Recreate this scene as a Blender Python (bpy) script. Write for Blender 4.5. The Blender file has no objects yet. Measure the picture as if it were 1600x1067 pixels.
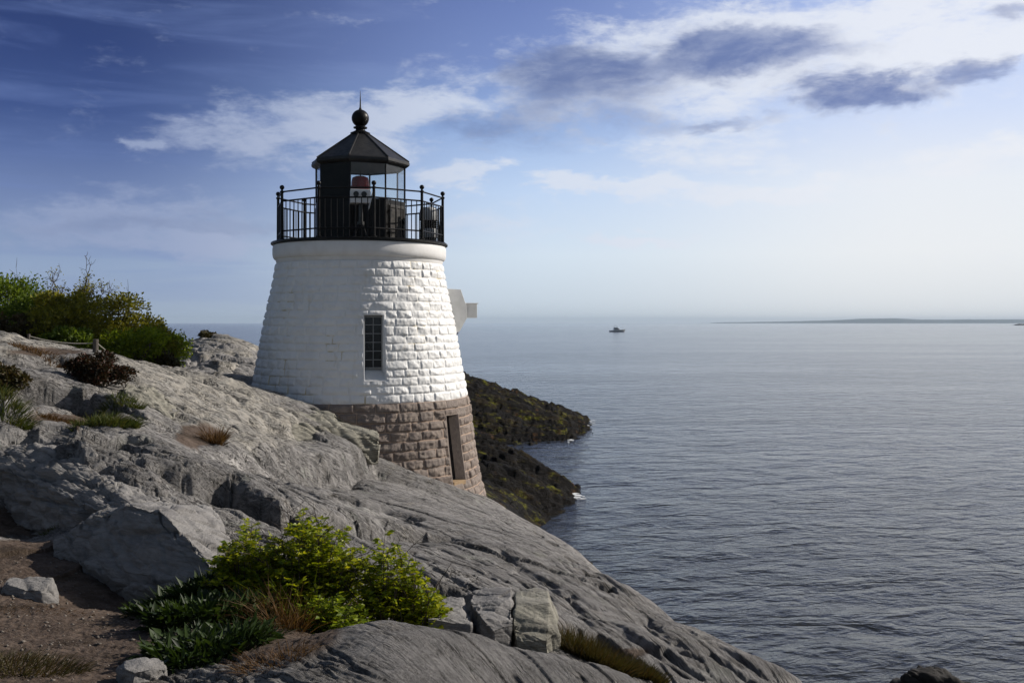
import bpy, bmesh, math, random
import numpy as np
from mathutils import Vector, Matrix

random.seed(7)
RNG = np.random.default_rng(11)
S = bpy.context.scene
COL = S.collection
F = 1556.0            # focal length in photo pixels (1600 px wide frame, 35 mm lens)
HOR = 504.0           # horizon row of the photo
EYE = 8.5             # eye height above the sea (m)
rad = math.radians

# ------------------------------------------------------------------ camera
cam = bpy.data.cameras.new('camera')
cam.sensor_width = 36.0
cam.lens = 36.0 * F / 1600.0
cam.shift_y = -(533.5 - HOR) / 1600.0
cam.clip_start = 0.1
cam.clip_end = 60000
camo = bpy.data.objects.new('camera', cam)
COL.objects.link(camo)
camo.location = (0, 0, EYE)
camo.rotation_euler = (rad(90), 0, 0)
S.camera = camo

# ------------------------------------------------------------------ view
S.view_settings.view_transform = 'Standard'
S.view_settings.look = 'None'
S.view_settings.gamma = 1.0
S.view_settings.exposure = 0.0
S.view_settings.use_curve_mapping = False
S.render.engine = 'CYCLES'
S.cycles.use_denoising = True
S.cycles.max_bounces = 8
S.cycles.transparent_max_bounces = 12
S.cycles.caustics_reflective = False
S.cycles.caustics_refractive = False

# ------------------------------------------------------------------ sun
SUN_AZ, SUN_EL = rad(109), rad(31)          # azimuth turned from "towards the camera" to the right
sx = math.cos(SUN_EL) * math.sin(SUN_AZ)
sy = -math.cos(SUN_EL) * math.cos(SUN_AZ)
sz = math.sin(SUN_EL)
sun = bpy.data.lights.new('sun', 'SUN')
sun.energy = 4.8
sun.angle = rad(0.6)
sun.color = (1.0, 0.93, 0.84)
suno = bpy.data.objects.new('sun', sun)
COL.objects.link(suno)
suno.rotation_euler = Vector((sx, sy, sz)).to_track_quat('Z', 'Y').to_euler()
suno.location = (sx * 60, sy * 60, sz * 60)


def lin(c):
    c = c / 255.0
    return c / 12.92 if c <= 0.04045 else ((c + 0.055) / 1.055) ** 2.4


def L(r, g, b):
    return (lin(r), lin(g), lin(b), 1.0)


# ------------------------------------------------------------------ node helper
class NT:
    def __init__(self, tree):
        self.t = tree
        self.n = tree.nodes
        self.l = tree.links

    def new(self, typ, **kw):
        n = self.n.new(typ)
        for k, v in kw.items():
            setattr(n, k, v)
        return n

    def put(self, sock, val):
        if isinstance(val, bpy.types.NodeSocket):
            self.l.new(val, sock)
        elif val is not None:
            try:
                sock.default_value = val
            except (TypeError, ValueError):
                sock.default_value = (val[0], val[1], val[2])

    def math(self, op, a, b=None, c=None, clamp=False):
        n = self.new('ShaderNodeMath', operation=op, use_clamp=clamp)
        for i, v in enumerate((a, b, c)):
            if v is not None:
                self.put(n.inputs[i], v)
        return n.outputs[0]

    def vmath(self, op, a, b=None):
        n = self.new('ShaderNodeVectorMath', operation=op)
        self.put(n.inputs[0], a)
        if b is not None:
            self.put(n.inputs[1], b)
        return n.outputs['Value'] if op in ('LENGTH', 'DOT_PRODUCT') else n.outputs[0]

    def xyz(self, x, y, z):
        n = self.new('ShaderNodeCombineXYZ')
        for i, v in enumerate((x, y, z)):
            self.put(n.inputs[i], v)
        return n.outputs[0]

    def sep(self, v):
        n = self.new('ShaderNodeSeparateXYZ')
        self.put(n.inputs[0], v)
        return n.outputs

    def noise(self, vec, scale, detail=4, rough=0.55, distort=0.0, color=False):
        n = self.new('ShaderNodeTexNoise')
        self.put(n.inputs['Vector'], vec)
        n.inputs['Scale'].default_value = scale
        n.inputs['Detail'].default_value = detail
        n.inputs['Roughness'].default_value = rough
        n.inputs['Distortion'].default_value = distort
        return n.outputs['Color'] if color else n.outputs['Fac']

    def ss(self, v, a, b, lo=0.0, hi=1.0, kind='SMOOTHSTEP'):
        n = self.new('ShaderNodeMapRange', interpolation_type=kind)
        self.put(n.inputs[0], v)
        for i, x in enumerate((a, b, lo, hi)):
            self.put(n.inputs[i + 1], x)
        return n.outputs[0]

    def mix(self, f, a, b, mode='MIX'):
        n = self.new('ShaderNodeMix', data_type='RGBA', blend_type=mode)
        self.put(n.inputs[0], f)
        self.put(n.inputs[6], a)
        self.put(n.inputs[7], b)
        return n.outputs[2]

    def ramp(self, f, stops, interp='LINEAR'):
        n = self.new('ShaderNodeValToRGB')
        cr = n.color_ramp
        cr.interpolation = interp
        while len(cr.elements) < len(stops):
            cr.elements.new(0.5)
        for e, (p, c) in zip(cr.elements, stops):
            e.position = p
            e.color = c
        self.put(n.inputs[0], f)
        return n.outputs[0]

    def bump(self, h, strength, dist, normal=None):
        n = self.new('ShaderNodeBump')
        n.inputs['Strength'].default_value = strength
        n.inputs['Distance'].default_value = dist
        self.put(n.inputs['Height'], h)
        if normal is not None:
            self.put(n.inputs['Normal'], normal)
        return n.outputs[0]


# ------------------------------------------------------------------ world: Nishita sky with a cloud layer
SKY = 0.1
W = bpy.data.worlds.new('World')
S.world = W
W.use_nodes = True
W.node_tree.nodes.clear()
w = NT(W.node_tree)
gen = w.new('ShaderNodeTexCoord').outputs['Generated']
dx, dy, dz = w.sep(gen)
az = w.math('ARCTAN2', dx, dy)
el = w.math('ARCSINE', dz)
sky = w.new('ShaderNodeTexSky', sky_type='NISHITA')
sky.sun_disc = False
sky.sun_elevation = SUN_EL
sky.sun_rotation = math.atan2(sx, sy)
sky.dust_density = 2.0
sky.ozone_density = 2.0


def AZ(u):
    return math.atan((u - 800) / F)


def EL(v, u=800):
    return math.atan((HOR - v) / F * math.cos(AZ(u)))


elmax = EL(-120)
elf = w.math('DIVIDE', el, elmax)


def skyramp(stops):
    return w.ramp(elf, [(max(0.0, EL(v) / elmax), L(*c)) for v, c in sorted(stops, key=lambda s: -s[0])])


left = skyramp([(504, (158, 174, 196)), (420, (146, 166, 198)), (330, (116, 136, 180)), (260, (88, 110, 162)),
                (200, (62, 84, 140)), (100, (45, 65, 120)), (0, (43, 61, 110)), (-120, (41, 58, 106))])
mid = skyramp([(504, (198, 210, 221)), (470, (208, 221, 233)), (400, (216, 231, 245)), (300, (196, 218, 248)),
               (200, (158, 186, 232)), (100, (126, 149, 204)), (0, (110, 132, 190)), (-120, (84, 105, 166))])
right = skyramp([(504, (231, 235, 238)), (400, (242, 245, 248)), (300, (238, 243, 250)), (200, (214, 227, 253)),
                 (100, (194, 211, 249)), (0, (172, 193, 241)), (-120, (135, 158, 222))])
f1 = w.ss(az, AZ(120), AZ(880))
f2 = w.ss(az, AZ(780), AZ(1480))
grad = w.mix(f2, w.mix(f1, left, mid), right)

# warped sky position for the clouds
P0 = w.xyz(az, el, 0.0)
wn = w.noise(w.vmath('MULTIPLY', P0, (7.0, 16.0, 1.0)), 1.6, 6, 0.6, 0.2, color=True)
wv = w.vmath('MULTIPLY', w.vmath('SUBTRACT', wn, (0.5, 0.5, 0.5)), (0.15, 0.060, 0.0))
P = w.vmath('ADD', P0, wv)
tex = w.noise(w.vmath('MULTIPLY', P0, (6.0, 15.0, 1.0)), 2.6, 9, 0.62, 0.3)
fine = w.noise(w.vmath('MULTIPLY', P0, (9.0, 22.0, 1.0)), 6.0, 8, 0.65, 0.4)


def blobs(lst):
    tot = None
    for (u, v, ru, rv, wt) in lst:
        m = w.new('ShaderNodeMapping', vector_type='TEXTURE')
        m.inputs['Location'].default_value = (AZ(u), EL(v, u), 0)
        m.inputs['Scale'].default_value = (ru / F, rv / F, 1)
        w.put(m.inputs['Vector'], P)
        r = w.vmath('LENGTH', m.outputs[0])
        b = w.ss(r, 0.12, 1.05, wt, 0.0)
        tot = b if tot is None else w.math('ADD', tot, b)
    return w.math('MINIMUM', tot, 1.3)


bl = blobs([(330, 215, 150, 32, .75), (500, 190, 200, 52, .8), (570, 230, 170, 42, .55), (725, 272, 120, 24, 1.0),
            (650, 165, 170, 42, .7), (880, 292, 95, 22, 1.0), (940, 140, 350, 100, .7), (1120, 60, 300, 70, .9),
            (1350, 80, 380, 120, 1.0), (1120, 230, 260, 50, .6), (1200, 302, 200, 26, 1.2), (1020, 285, 130, 22, 1.0),
            (1010, 372, 120, 14, 1.0), (1030, 350, 30, 10, .8), (1520, 252, 170, 40, .9), (170, 345, 340, 50, .85),
            (330, 385, 260, 28, .7), (760, 350, 240, 60, .45), (1560, 10, 240, 80, .9), (210, 220, 30, 14, .7),
            (420, 260, 150, 30, .5), (1480, 60, 200, 60, .6), (240, 290, 90, 22, .5)])
bd = blobs([(900, 130, 230, 70, .35), (1180, 85, 230, 70, .35), (820, 225, 190, 40, .35), (1340, 150, 210, 60, .3), (900, 105, 170, 42, .9), (890, 150, 220, 50, .7), (1160, 62, 190, 36, 1.0), (1090, 95, 120, 40, .7),
            (1335, 145, 165, 40, 1.2), (1545, 115, 80, 30, .9), (1010, 195, 190, 30, .5), (760, 195, 150, 36, .6),
            (330, 345, 300, 20, .45), (120, 350, 200, 18, .4), (1585, 15, 60, 22, .7), (1150, 195, 100, 16, .5), (1230, 90, 160, 24, .5)])
lightm = w.ss(w.math('ADD', w.math('MULTIPLY', w.math('MINIMUM', bl, 0.9), 0.60), w.math('ADD', w.math('MULTIPLY', tex, 1.1), w.math('MULTIPLY', fine, 0.45))), 0.84, 1.36)
darkm = w.ss(w.math('ADD', w.math('MULTIPLY', bd, 0.85), w.math('ADD', w.math('MULTIPLY', fine, 0.38), w.math('MULTIPLY', tex, 0.7))), 0.62, 1.55)
cloudc = w.mix(f2, w.mix(f1, L(150, 164, 198), L(220, 228, 243)), L(240, 243, 250))
darkc = w.mix(f2, w.mix(f1, L(108, 126, 166), L(108, 126, 172)), L(112, 130, 180))
# thin high streaks over the deep blue part
sr = w.new('ShaderNodeMapping')
sr.inputs['Rotation'].default_value = (0, 0, rad(24))
sr.inputs['Scale'].default_value = (3.0, 26.0, 1.0)
w.put(sr.inputs['Vector'], P0)
streak = w.ss(w.noise(sr.outputs[0], 1.5, 5, 0.55, 0.5), 0.45, 0.75)
streak = w.math('MULTIPLY', streak, w.ss(az, AZ(900), AZ(200), 0.0, 0.42))
c = w.mix(streak, grad, w.mix(f1, L(112, 134, 190), L(150, 168, 212)))
c = w.mix(w.math('MULTIPLY', lightm, 0.88), c, cloudc)
c = w.mix(w.math('MULTIPLY', darkm, w.ss(tex, 0.35, 0.7, 1.0, 0.70)), c, darkc)
c = w.vmath('MULTIPLY', c, (1 / SKY, 1 / SKY, 1 / SKY))
# beyond the part of the sky that was seen, the Nishita sky with added grey cloud takes over
inview = w.math('MULTIPLY', w.ss(w.math('ABSOLUTE', az), 0.75, 1.5, 1.0, 0.0), w.ss(el, 0.32, 0.75, 1.0, 0.0))
# unseen broken grey cloud added higher up, to grey the sea and skylight
hi = w.noise(w.vmath('MULTIPLY', gen, (2.0, 2.0, 3.0)), 1.6, 6, 0.6)
upper = w.mix(w.ss(hi, 0.42, 0.62, 0.35, 0.85), sky.outputs[0], w.mix(f1, (0.75, 0.86, 1.08, 1), (1.25, 1.36, 1.58, 1)))
final = w.mix(w.math('MULTIPLY', inview, 0.96), upper, c)
bg = w.new('ShaderNodeBackground')
bg.inputs['Strength'].default_value = SKY
w.put(bg.inputs['Color'], final)
wo = w.new('ShaderNodeOutputWorld')
w.l.new(bg.outputs[0], wo.inputs[0])
W.cycles.sampling_method = 'MANUAL'
W.cycles.sample_map_resolution = 512


# ------------------------------------------------------------------ mesh helpers
def link(name, me, m=None, parent=None, smooth=False):
    o = bpy.data.objects.new(name, me)
    COL.objects.link(o)
    if m is not None:
        me.materials.append(m)
    if parent is not None:
        o.parent = parent
    if smooth:
        me.polygons.foreach_set('use_smooth', [True] * len(me.polygons))
    return o


def np_mesh(name, v, f):
    """v (n,3), f (m,k) with equal k"""
    v = np.asarray(v, dtype=np.float32)
    f = np.asarray(f, dtype=np.int32)
    k = f.shape[1]
    me = bpy.data.meshes.new(name)
    me.vertices.add(len(v))
    me.vertices.foreach_set('co', v.ravel())
    me.loops.add(f.size)
    me.loops.foreach_set('vertex_index', f.ravel())
    me.polygons.add(len(f))
    me.polygons.foreach_set('loop_start', np.arange(len(f), dtype=np.int32) * k)
    me.polygons.foreach_set('loop_total', np.full(len(f), k, dtype=np.int32))
    me.update(calc_edges=True)
    return me


def grid_faces(nr, nc, wrap=False):
    r = np.arange(nr - 1)[:, None]
    cc = np.arange(nc if wrap else nc - 1)[None, :]
    a = r * nc + cc
    b = r * nc + (cc + 1) % nc
    return np.stack([a, b, b + nc, a + nc], -1).reshape(-1, 4)


def attr(me, name, data, typ='FLOAT'):
    a = me.attributes.new(name, typ, 'POINT')
    a.data.foreach_set('vector' if typ == 'FLOAT_VECTOR' else 'value', np.asarray(data, dtype=np.float32).ravel())


class MB:
    """collects simple solids into one mesh"""
    def __init__(self):
        self.v, self.f = [], []

    def add(self, vs, fs):
        b = len(self.v)
        self.v += [tuple(p) for p in vs]
        self.f += [tuple(i + b for i in q) for q in fs]

    def box(self, x0, x1, y0, y1, z0, z1, M=None):
        vs = [Vector((x, y, z)) for z in (z0, z1) for y in (y0, y1) for x in (x0, x1)]
        if M is not None:
            vs = [M @ p for p in vs]
        self.add(vs, [(0, 2, 3, 1), (4, 5, 7, 6), (0, 1, 5, 4), (2, 6, 7, 3), (0, 4, 6, 2), (1, 3, 7, 5)])

    def tube(self, pts, rr, n=6, cap=True):
        pts = [Vector(p) for p in pts]
        if not hasattr(rr, '__len__'):
            rr = [rr] * len(pts)
        vs = []
        prev = None
        for i, p in enumerate(pts):
            d = (pts[min(i + 1, len(pts) - 1)] - pts[max(i - 1, 0)])
            if d.length < 1e-9:
                d = Vector((0, 0, 1))
            d.normalize()
            if prev is None:
                a = d.orthogonal().normalized()
            else:
                a = (prev - d * prev.dot(d))
                a = a.normalized() if a.length > 1e-6 else d.orthogonal().normalized()
            prev = a
            b = d.cross(a)
            for k in range(n):
                t = 2 * math.pi * k / n
                vs.append(p + (a * math.cos(t) + b * math.sin(t)) * rr[i])
        fs = []
        for i in range(len(pts) - 1):
            for k in range(n):
                fs.append((i * n + k, i * n + (k + 1) % n, (i + 1) * n + (k + 1) % n, (i + 1) * n + k))
        if cap:
            fs.append(tuple(range(n - 1, -1, -1)))
            fs.append(tuple((len(pts) - 1) * n + k for k in range(n)))
        self.add(vs, fs)

    def lathe(self, prof, n=32, cx=0, cy=0, a0=0.0):
        vs, fs = [], []
        for (r, z) in prof:
            for k in range(n):
                t = a0 + 2 * math.pi * k / n
                vs.append((cx + max(r, 1e-4) * math.cos(t), cy + max(r, 1e-4) * math.sin(t), z))
        for i in range(len(prof) - 1):
            for k in range(n):
                fs.append((i * n + k, i * n + (k + 1) % n, (i + 1) * n + (k + 1) % n, (i + 1) * n + k))
        fs.append(tuple(range(n - 1, -1, -1)))
        fs.append(tuple((len(prof) - 1) * n + k for k in range(n)))
        self.add(vs, fs)

    def build(self, name, m, parent=None, bevel=0.0, smooth=False):
        me = bpy.data.meshes.new(name)
        me.from_pydata([tuple(p) for p in self.v], [], self.f)
        me.validate()
        bm = bmesh.new()
        bm.from_mesh(me)
        bmesh.ops.recalc_face_normals(bm, faces=bm.faces)
        if bevel > 0:
            bmesh.ops.bevel(bm, geom=list(bm.edges), offset=bevel, segments=2, affect='EDGES', profile=0.5, clamp_overlap=True)
        bm.to_mesh(me)
        bm.free()
        o = link(name, me, m, parent)
        if smooth:
            me.polygons.foreach_set('use_smooth', [True] * len(me.polygons))
            me.set_sharp_from_angle(angle=rad(40))
        return o


def thing(name, label, cat, loc=(0, 0, 0), rz=0.0, group=None):
    o = bpy.data.objects.new(name, None)
    COL.objects.link(o)
    o.empty_display_size = 0.2
    o.location = loc
    o.rotation_euler = (0, 0, rz)
    return tag(o, label, cat, group)


def tag(o, label, cat, group=None, kind=None):
    o['label'] = label
    o['category'] = cat
    if group:
        o['group'] = group
    if kind:
        o['kind'] = kind
    return o


def struct(o):
    o['kind'] = 'structure'
    return o


# ------------------------------------------------------------------ numpy noise
_perm = np.random.default_rng(3).permutation(4096).astype(np.int64)


def _h(ix, iy, seed):
    return _perm[(ix + _perm[(iy + seed * 131) & 4095]) & 4095]


def perlin(x, y, seed=0):
    xi = np.floor(x).astype(np.int64)
    yi = np.floor(y).astype(np.int64)
    xf, yf = x - xi, y - yi
    uu = xf * xf * xf * (xf * (xf * 6 - 15) + 10)
    vv = yf * yf * yf * (yf * (yf * 6 - 15) + 10)

    def g(ix, iy, fx, fy):
        t = _h(ix & 4095, iy & 4095, seed) * (2 * np.pi / 4096)
        return np.cos(t) * fx + np.sin(t) * fy
    a = g(xi, yi, xf, yf)
    b = g(xi + 1, yi, xf - 1, yf)
    cc = g(xi, yi + 1, xf, yf - 1)
    d = g(xi + 1, yi + 1, xf - 1, yf - 1)
    return (a + (b - a) * uu) * (1 - vv) + (cc + (d - cc) * uu) * vv


def fbm(x, y, octv=4, seed=0, gain=0.5):
    s, a = 0, 1.0
    for i in range(octv):
        s = s + a * perlin(x * 2 ** i, y * 2 ** i, seed + i)
        a *= gain
    return s


def sstep(x, a, b):
    t = np.clip((x - a) / (b - a), 0, 1)
    return t * t * (3 - 2 * t)


def voro(x, y, z=None, seed=0):
    """cellular noise: nearest and second distance, three random numbers of the cell and the offset from its point"""
    xi, yi = np.floor(x).astype(np.int64), np.floor(y).astype(np.int64)
    zi = np.zeros_like(xi) if z is None else np.floor(z).astype(np.int64)
    d1, d2 = np.full(x.shape, 9.0), np.full(x.shape, 9.0)
    cid = np.zeros(x.shape, np.int64)
    ox, oy = np.zeros(x.shape), np.zeros(x.shape)
    for i in (-1, 0, 1):
        for j in (-1, 0, 1):
            for k in ((0,) if z is None else (-1, 0, 1)):
                cx_, cy_, cz_ = xi + i, yi + j, zi + k
                h = _h(cx_ & 4095, _perm[(cy_ + 57 * _perm[cz_ & 4095]) & 4095], seed)
                px = cx_ + 0.1 + 0.8 * h / 4096.0 - x
                py = cy_ + 0.1 + 0.8 * _perm[(h + 911) & 4095] / 4096.0 - y
                dd = px * px + py * py
                if z is not None:
                    pz = cz_ + 0.1 + 0.8 * _perm[(h + 2011) & 4095] / 4096.0 - z
                    dd = dd + pz * pz
                dd = np.sqrt(dd)
                m = dd < d1
                d2 = np.where(m, d1, np.minimum(d2, dd))
                cid = np.where(m, h, cid)
                ox, oy = np.where(m, -px, ox), np.where(m, -py, oy)
                d1 = np.where(m, dd, d1)
    r = [_perm[(cid + q) & 4095] / 4096.0 for q in (31, 1733, 3001)]
    return d1, d2, r, ox, oy


# ------------------------------------------------------------------ materials
def newmat(name):
    m = bpy.data.materials.new(name)
    m.use_nodes = True
    t = NT(m.node_tree)
    b = m.node_tree.nodes['Principled BSDF']
    return m, t, b


def pm(name, c1, c2, scale=8.0, rough=0.5, metal=0.0, bump=0.0, bscale=None, stretch=(1, 1, 1), spec=0.5, bdist=0.01):
    m, t, b = newmat(name)
    co = t.new('ShaderNodeTexCoord').outputs['Object']
    v = t.vmath('MULTIPLY', co, stretch)
    n = t.noise(v, scale, 6, 0.6)
    col = t.mix(t.ss(n, 0.35, 0.68), (*c1, 1), (*c2, 1))
    t.put(b.inputs['Base Color'], col)
    t.put(b.inputs['Roughness'], t.ss(t.noise(v, scale * 2.3, 4), 0.3, 0.7, rough * 0.85, min(1, rough * 1.15)))
    b.inputs['Metallic'].default_value = metal
    b.inputs['Specular IOR Level'].default_value = spec
    if bump:
        nn = t.noise(v, bscale or scale * 4, 7, 0.65)
        t.put(b.inputs['Normal'], t.bump(nn, bump, bdist))
    return m


def leafmat(name, c1, c2, c3=None, trans=0.35, rough=0.5):
    m, t, b = newmat(name)
    r = t.new('ShaderNodeNewGeometry').outputs['Random Per Island']
    stops = [(0.0, (*c1, 1)), (0.55, (*c2, 1)), (1.0, (*(c3 or c2), 1))]
    col = t.ramp(r, stops)
    t.put(b.inputs['Base Color'], col)
    b.inputs['Roughness'].default_value = rough
    b.inputs['Specular IOR Level'].default_value = 0.3
    tr = t.new('ShaderNodeBsdfTranslucent')
    t.put(tr.inputs['Color'], t.mix(1.0, col, (1.25, 1.2, 0.6, 1), 'MULTIPLY'))
    mx = t.new('ShaderNodeMixShader')
    mx.inputs[0].default_value = trans
    t.l.new(b.outputs[0], mx.inputs[1])
    t.l.new(tr.outputs[0], mx.inputs[2])
    t.l.new(mx.outputs[0], m.node_tree.nodes['Material Output'].inputs['Surface'])
    return m

# ------------------------------------------------------------------ bedrock: thin-plate surface through surveyed points
def zz(v, d):
    return EYE - (v - HOR) / F * d


CP = []


def cp(*rows):
    for u, v, d in rows:
        CP.append((u, d, zz(v, d)))


def cz(*rows):
    CP.extend(rows)          # (u, d, z)


cz((-400, 1.6, 6.9), (400, 1.6, 6.95), (900, 1.6, 6.9), (1500, 2.0, 6.4), (2300, 2.0, 5.6))
cp((-300, 1067, 4.8), (0, 1067, 4.8), (200, 1060, 4.9), (100, 950, 6.7), (250, 1000, 5.7), (30, 870, 8.1), (0, 838, 8.9),
   (-250, 830, 9.0), (200, 918, 7.6), (130, 880, 8.05), (85, 860, 8.45), (265, 930, 7.3), (330, 915, 7.0))
# left end of the big slab
cz((205, 8.5, 6.72), (280, 8.0, 6.62), (150, 9.0, 6.75))
cp((60, 826, 9.7), (120, 818, 9.4), (60, 720, 10.9), (150, 745, 10.2), (100, 690, 11.2), (0, 735, 10.9), (0, 645, 11.8),
   (240, 775, 9.4), (330, 800, 9.0), (420, 850, 8.3), (500, 850, 9.0), (450, 965, 6.3))
# near slab and the gully behind it
cp((380, 1067, 4.4), (500, 1000, 4.8), (590, 963, 5.2), (740, 990, 5.3), (870, 1025, 5.3), (990, 1067, 5.25), (600, 1067, 4.2),
   (800, 1067, 4.7))
cz((600, 6.1, 6.45), (740, 6.1, 6.42), (870, 6.0, 6.38), (1010, 6.0, 6.25))
cp((700, 975, 6.6), (850, 985, 6.9))
# big slab
cp((380, 760, 10.0), (330, 795, 9.2), (600, 800, 13.8), (700, 850, 12.0), (800, 900, 10.2), (900, 960, 8.6), (1000, 1030, 7.4),
   (1100, 1067, 7.4), (900, 900, 12.0), (1000, 970, 10.0), (620, 900, 8.3), (700, 770, 22.3), (650, 745, 22.2), (590, 716, 21.0),
   (480, 722, 16.0), (330, 706, 13.0), (600, 760, 17.5), (760, 810, 18.0))
# its seaward rim and the drop beyond
cp((820, 815, 22.0), (900, 862, 17.0), (1000, 926, 12.5), (1100, 985, 10.2), (1160, 1025, 9.4), (1220, 1067, 8.8), (1290, 1110, 8.2))
cz((1330, 8.8, 4.2), (1480, 9.0, 3.0), (1800, 9.5, 0.8), (2200, 10, -1), (1230, 10.8, 4.1), (1420, 11.5, 2.2), (1700, 12.5, -0.5),
   (1110, 13.6, 3.7), (1300, 14.5, 1.2), (1500, 16, -1), (1000, 19, 2.9), (1150, 20.5, 0.7), (1300, 22, -1.2), (905, 25.5, 2.6),
   (1000, 27, 0.6), (1100, 29, -1.2), (1500, 5, 5.0), (2000, 5, 3.2), (1250, 6.5, 5.3))
# round the tower
cp((590, 710, 23.8), (650, 737, 24.2), (700, 756, 24.6), (758, 776, 26.6), (400, 603, 27.0), (500, 640, 23.8))
cz((563, 27, 5.2), (800, 24.5, 3.75), (800, 30, 2.3), (850, 33, 1.2), (760, 34, 2.2), (900, 37, 0.0))
# pale ledge
cp((170, 560, 18.0), (250, 580, 20.0), (330, 595, 22.0), (180, 602, 15.5), (270, 655, 14.5), (350, 690, 14.0), (450, 697, 17.0), (330, 640, 18.0))
cz((450, 20.0, 6.25), (560, 22.2, 5.75))
# left ledges and the hill
cp((0, 525, 18.0), (80, 548, 18.0), (0, 562, 15.0), (0, 602, 13.0), (100, 615, 13.5), (200, 640, 13.0), (100, 655, 11.0),
   (250, 688, 11.8), (0, 530, 25.0), (130, 545, 25.0), (200, 562, 24.0), (280, 568, 25.5), (0, 515, 40.0), (200, 530, 40.0),
   (-300, 520, 25.0))
cz((-400, 12, 7.9), (-700, 25, 8.7), (-700, 70, 4.0), (-300, 45, 8.0))
# back outcrop and land's end
cp((310, 532, 36.0), (345, 523, 37.0), (410, 545, 36.0), (415, 576, 30.0), (300, 578, 28.0), (355, 601, 26.5), (280, 545, 36))
cz((330, 46, 5.0), (400, 46, 4.4), (200, 60, 3.0), (0, 75, 1.0), (300, 68, -1.5), (415, 60, -1.5), (480, 80, -1.5))
cz((560, 34, 5.0), (560, 45, 3.6), (650, 45, 2.9), (680, 60, 2.6), (600, 66, 2.8), (500, 60, 1.0))
# second tongue of weed-covered rock
cp((745, 740, 45.0), (740, 690, 53.0), (800, 790, 40.0), (800, 752, 45.0), (795, 708, 52.0), (850, 734, 51.0), (900, 764, 50.7),
   (850, 812, 42.9), (885, 786, 46.9), (850, 770, 46.5))
cz((770, 60, 0.2), (795, 68, -0.35), (815, 64, -0.8), (800, 60, -0.7), (850, 60, -1.0), (900, 54, -0.8), (925, 50, -1.0), (905, 44.5, -0.8), (870, 40, -0.5))
# first tongue
cp((725, 600, 80.0), (800, 620, 82.0), (860, 638, 84.0), (910, 655, 86.0), (740, 668, 72.5), (760, 658, 74.0), (740, 640, 76.0),
   (800, 660, 75.0), (850, 680, 73.5), (888, 687, 72.5), (850, 655, 78.0), (800, 630, 79.5), (600, 604, 80.0))
cz((725, 97, 1.5), (800, 97, 0.0), (860, 97, -1.0), (930, 97, -2), (945, 86, -1.2), (950, 72, -1.2), (830, 67.5, -0.5), (880, 67, -1),
   (500, 97, -2), (1000, 40, -1.5), (1000, 60, -2.0), (1500, 50, -3.0), (2100, 30, -3.0), (1500, 100, -3), (100, 110, -2))

CPa = np.array(CP)


def prm(u, d):
    return np.stack([np.asarray(u) / 300.0, np.log(d) * 3.2], -1)


_X = prm(CPa[:, 0], CPa[:, 1])


def _ker(r2):
    return 0.5 * r2 * np.log(r2 + 1e-12)


_n = len(_X)
_K = _ker(((_X[:, None] - _X[None]) ** 2).sum(-1)) + np.eye(_n) * 0.001
_Pm = np.concatenate([np.ones((_n, 1)), _X], 1)
_A = np.block([[_K, _Pm], [_Pm.T, np.zeros((3, 3))]])
_w = np.linalg.solve(_A, np.concatenate([CPa[:, 2], np.zeros(3)]))


def base_z(u, d):
    q = prm(u, d).reshape(-1, 2)
    out = np.empty(len(q))
    for i in range(0, len(q), 60000):
        p = q[i:i + 60000]
        r2 = (p[:, :1] - _X[None, :, 0]) ** 2 + (p[:, 1:] - _X[None, :, 1]) ** 2
        out[i:i + 60000] = _ker(r2) @ _w[:_n] + _w[_n] + p @ _w[_n + 1:]
    return out.reshape(np.shape(u))


_D = np.exp(np.linspace(math.log(2.5), math.log(115), 900))


def base_hit(u, v):
    z = base_z(np.full_like(_D, u), _D)
    i = np.argmax(z > EYE - (v - HOR) / F * _D)
    return float(_D[i])


def poly_ud(pts):
    return np.array([(u, base_hit(u, v)) for u, v in pts])


def to_xy(u, d):
    return (u - 800) / F * d, d


# grid of the bedrock mesh: fine where the rock is near, coarse out to the sides
gu = np.concatenate([np.arange(-900, -60, 24), np.arange(-60, 1260, 1.9), np.arange(1260, 2500, 24)])
gl = np.concatenate([np.linspace(math.log(1.5), math.log(4.2), 60)[:-1], np.linspace(math.log(4.2), math.log(28), 1000)[:-1], np.linspace(math.log(28), math.log(112), 560)])
U, LD = np.meshgrid(gu, gl)
D = np.exp(LD)
X, Y = (U - 800) / F * D, D

# smooth surface on a coarser grid, bilinearly refined
gu_c = np.linspace(gu[0], gu[-1], 430)
gl_c = np.linspace(gl[0], gl[-1], 330)


def bil(gx, gy, G, x, y):
    fx = np.clip((x - gx[0]) / (gx[1] - gx[0]), 0, len(gx) - 1.001)
    fy = np.clip((y - gy[0]) / (gy[1] - gy[0]), 0, len(gy) - 1.001)
    ix, iy = fx.astype(int), fy.astype(int)
    ax, ay = fx - ix, fy - iy
    return (G[iy, ix] * (1 - ax) + G[iy, ix + 1] * ax) * (1 - ay) + (G[iy + 1, ix] * (1 - ax) + G[iy + 1, ix + 1] * ax) * ay


Uc, Lc = np.meshgrid(gu_c, gl_c)
Zc = base_z(Uc, np.exp(Lc))
Z = bil(gu_c, gl_c, Zc, U, LD)


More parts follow.
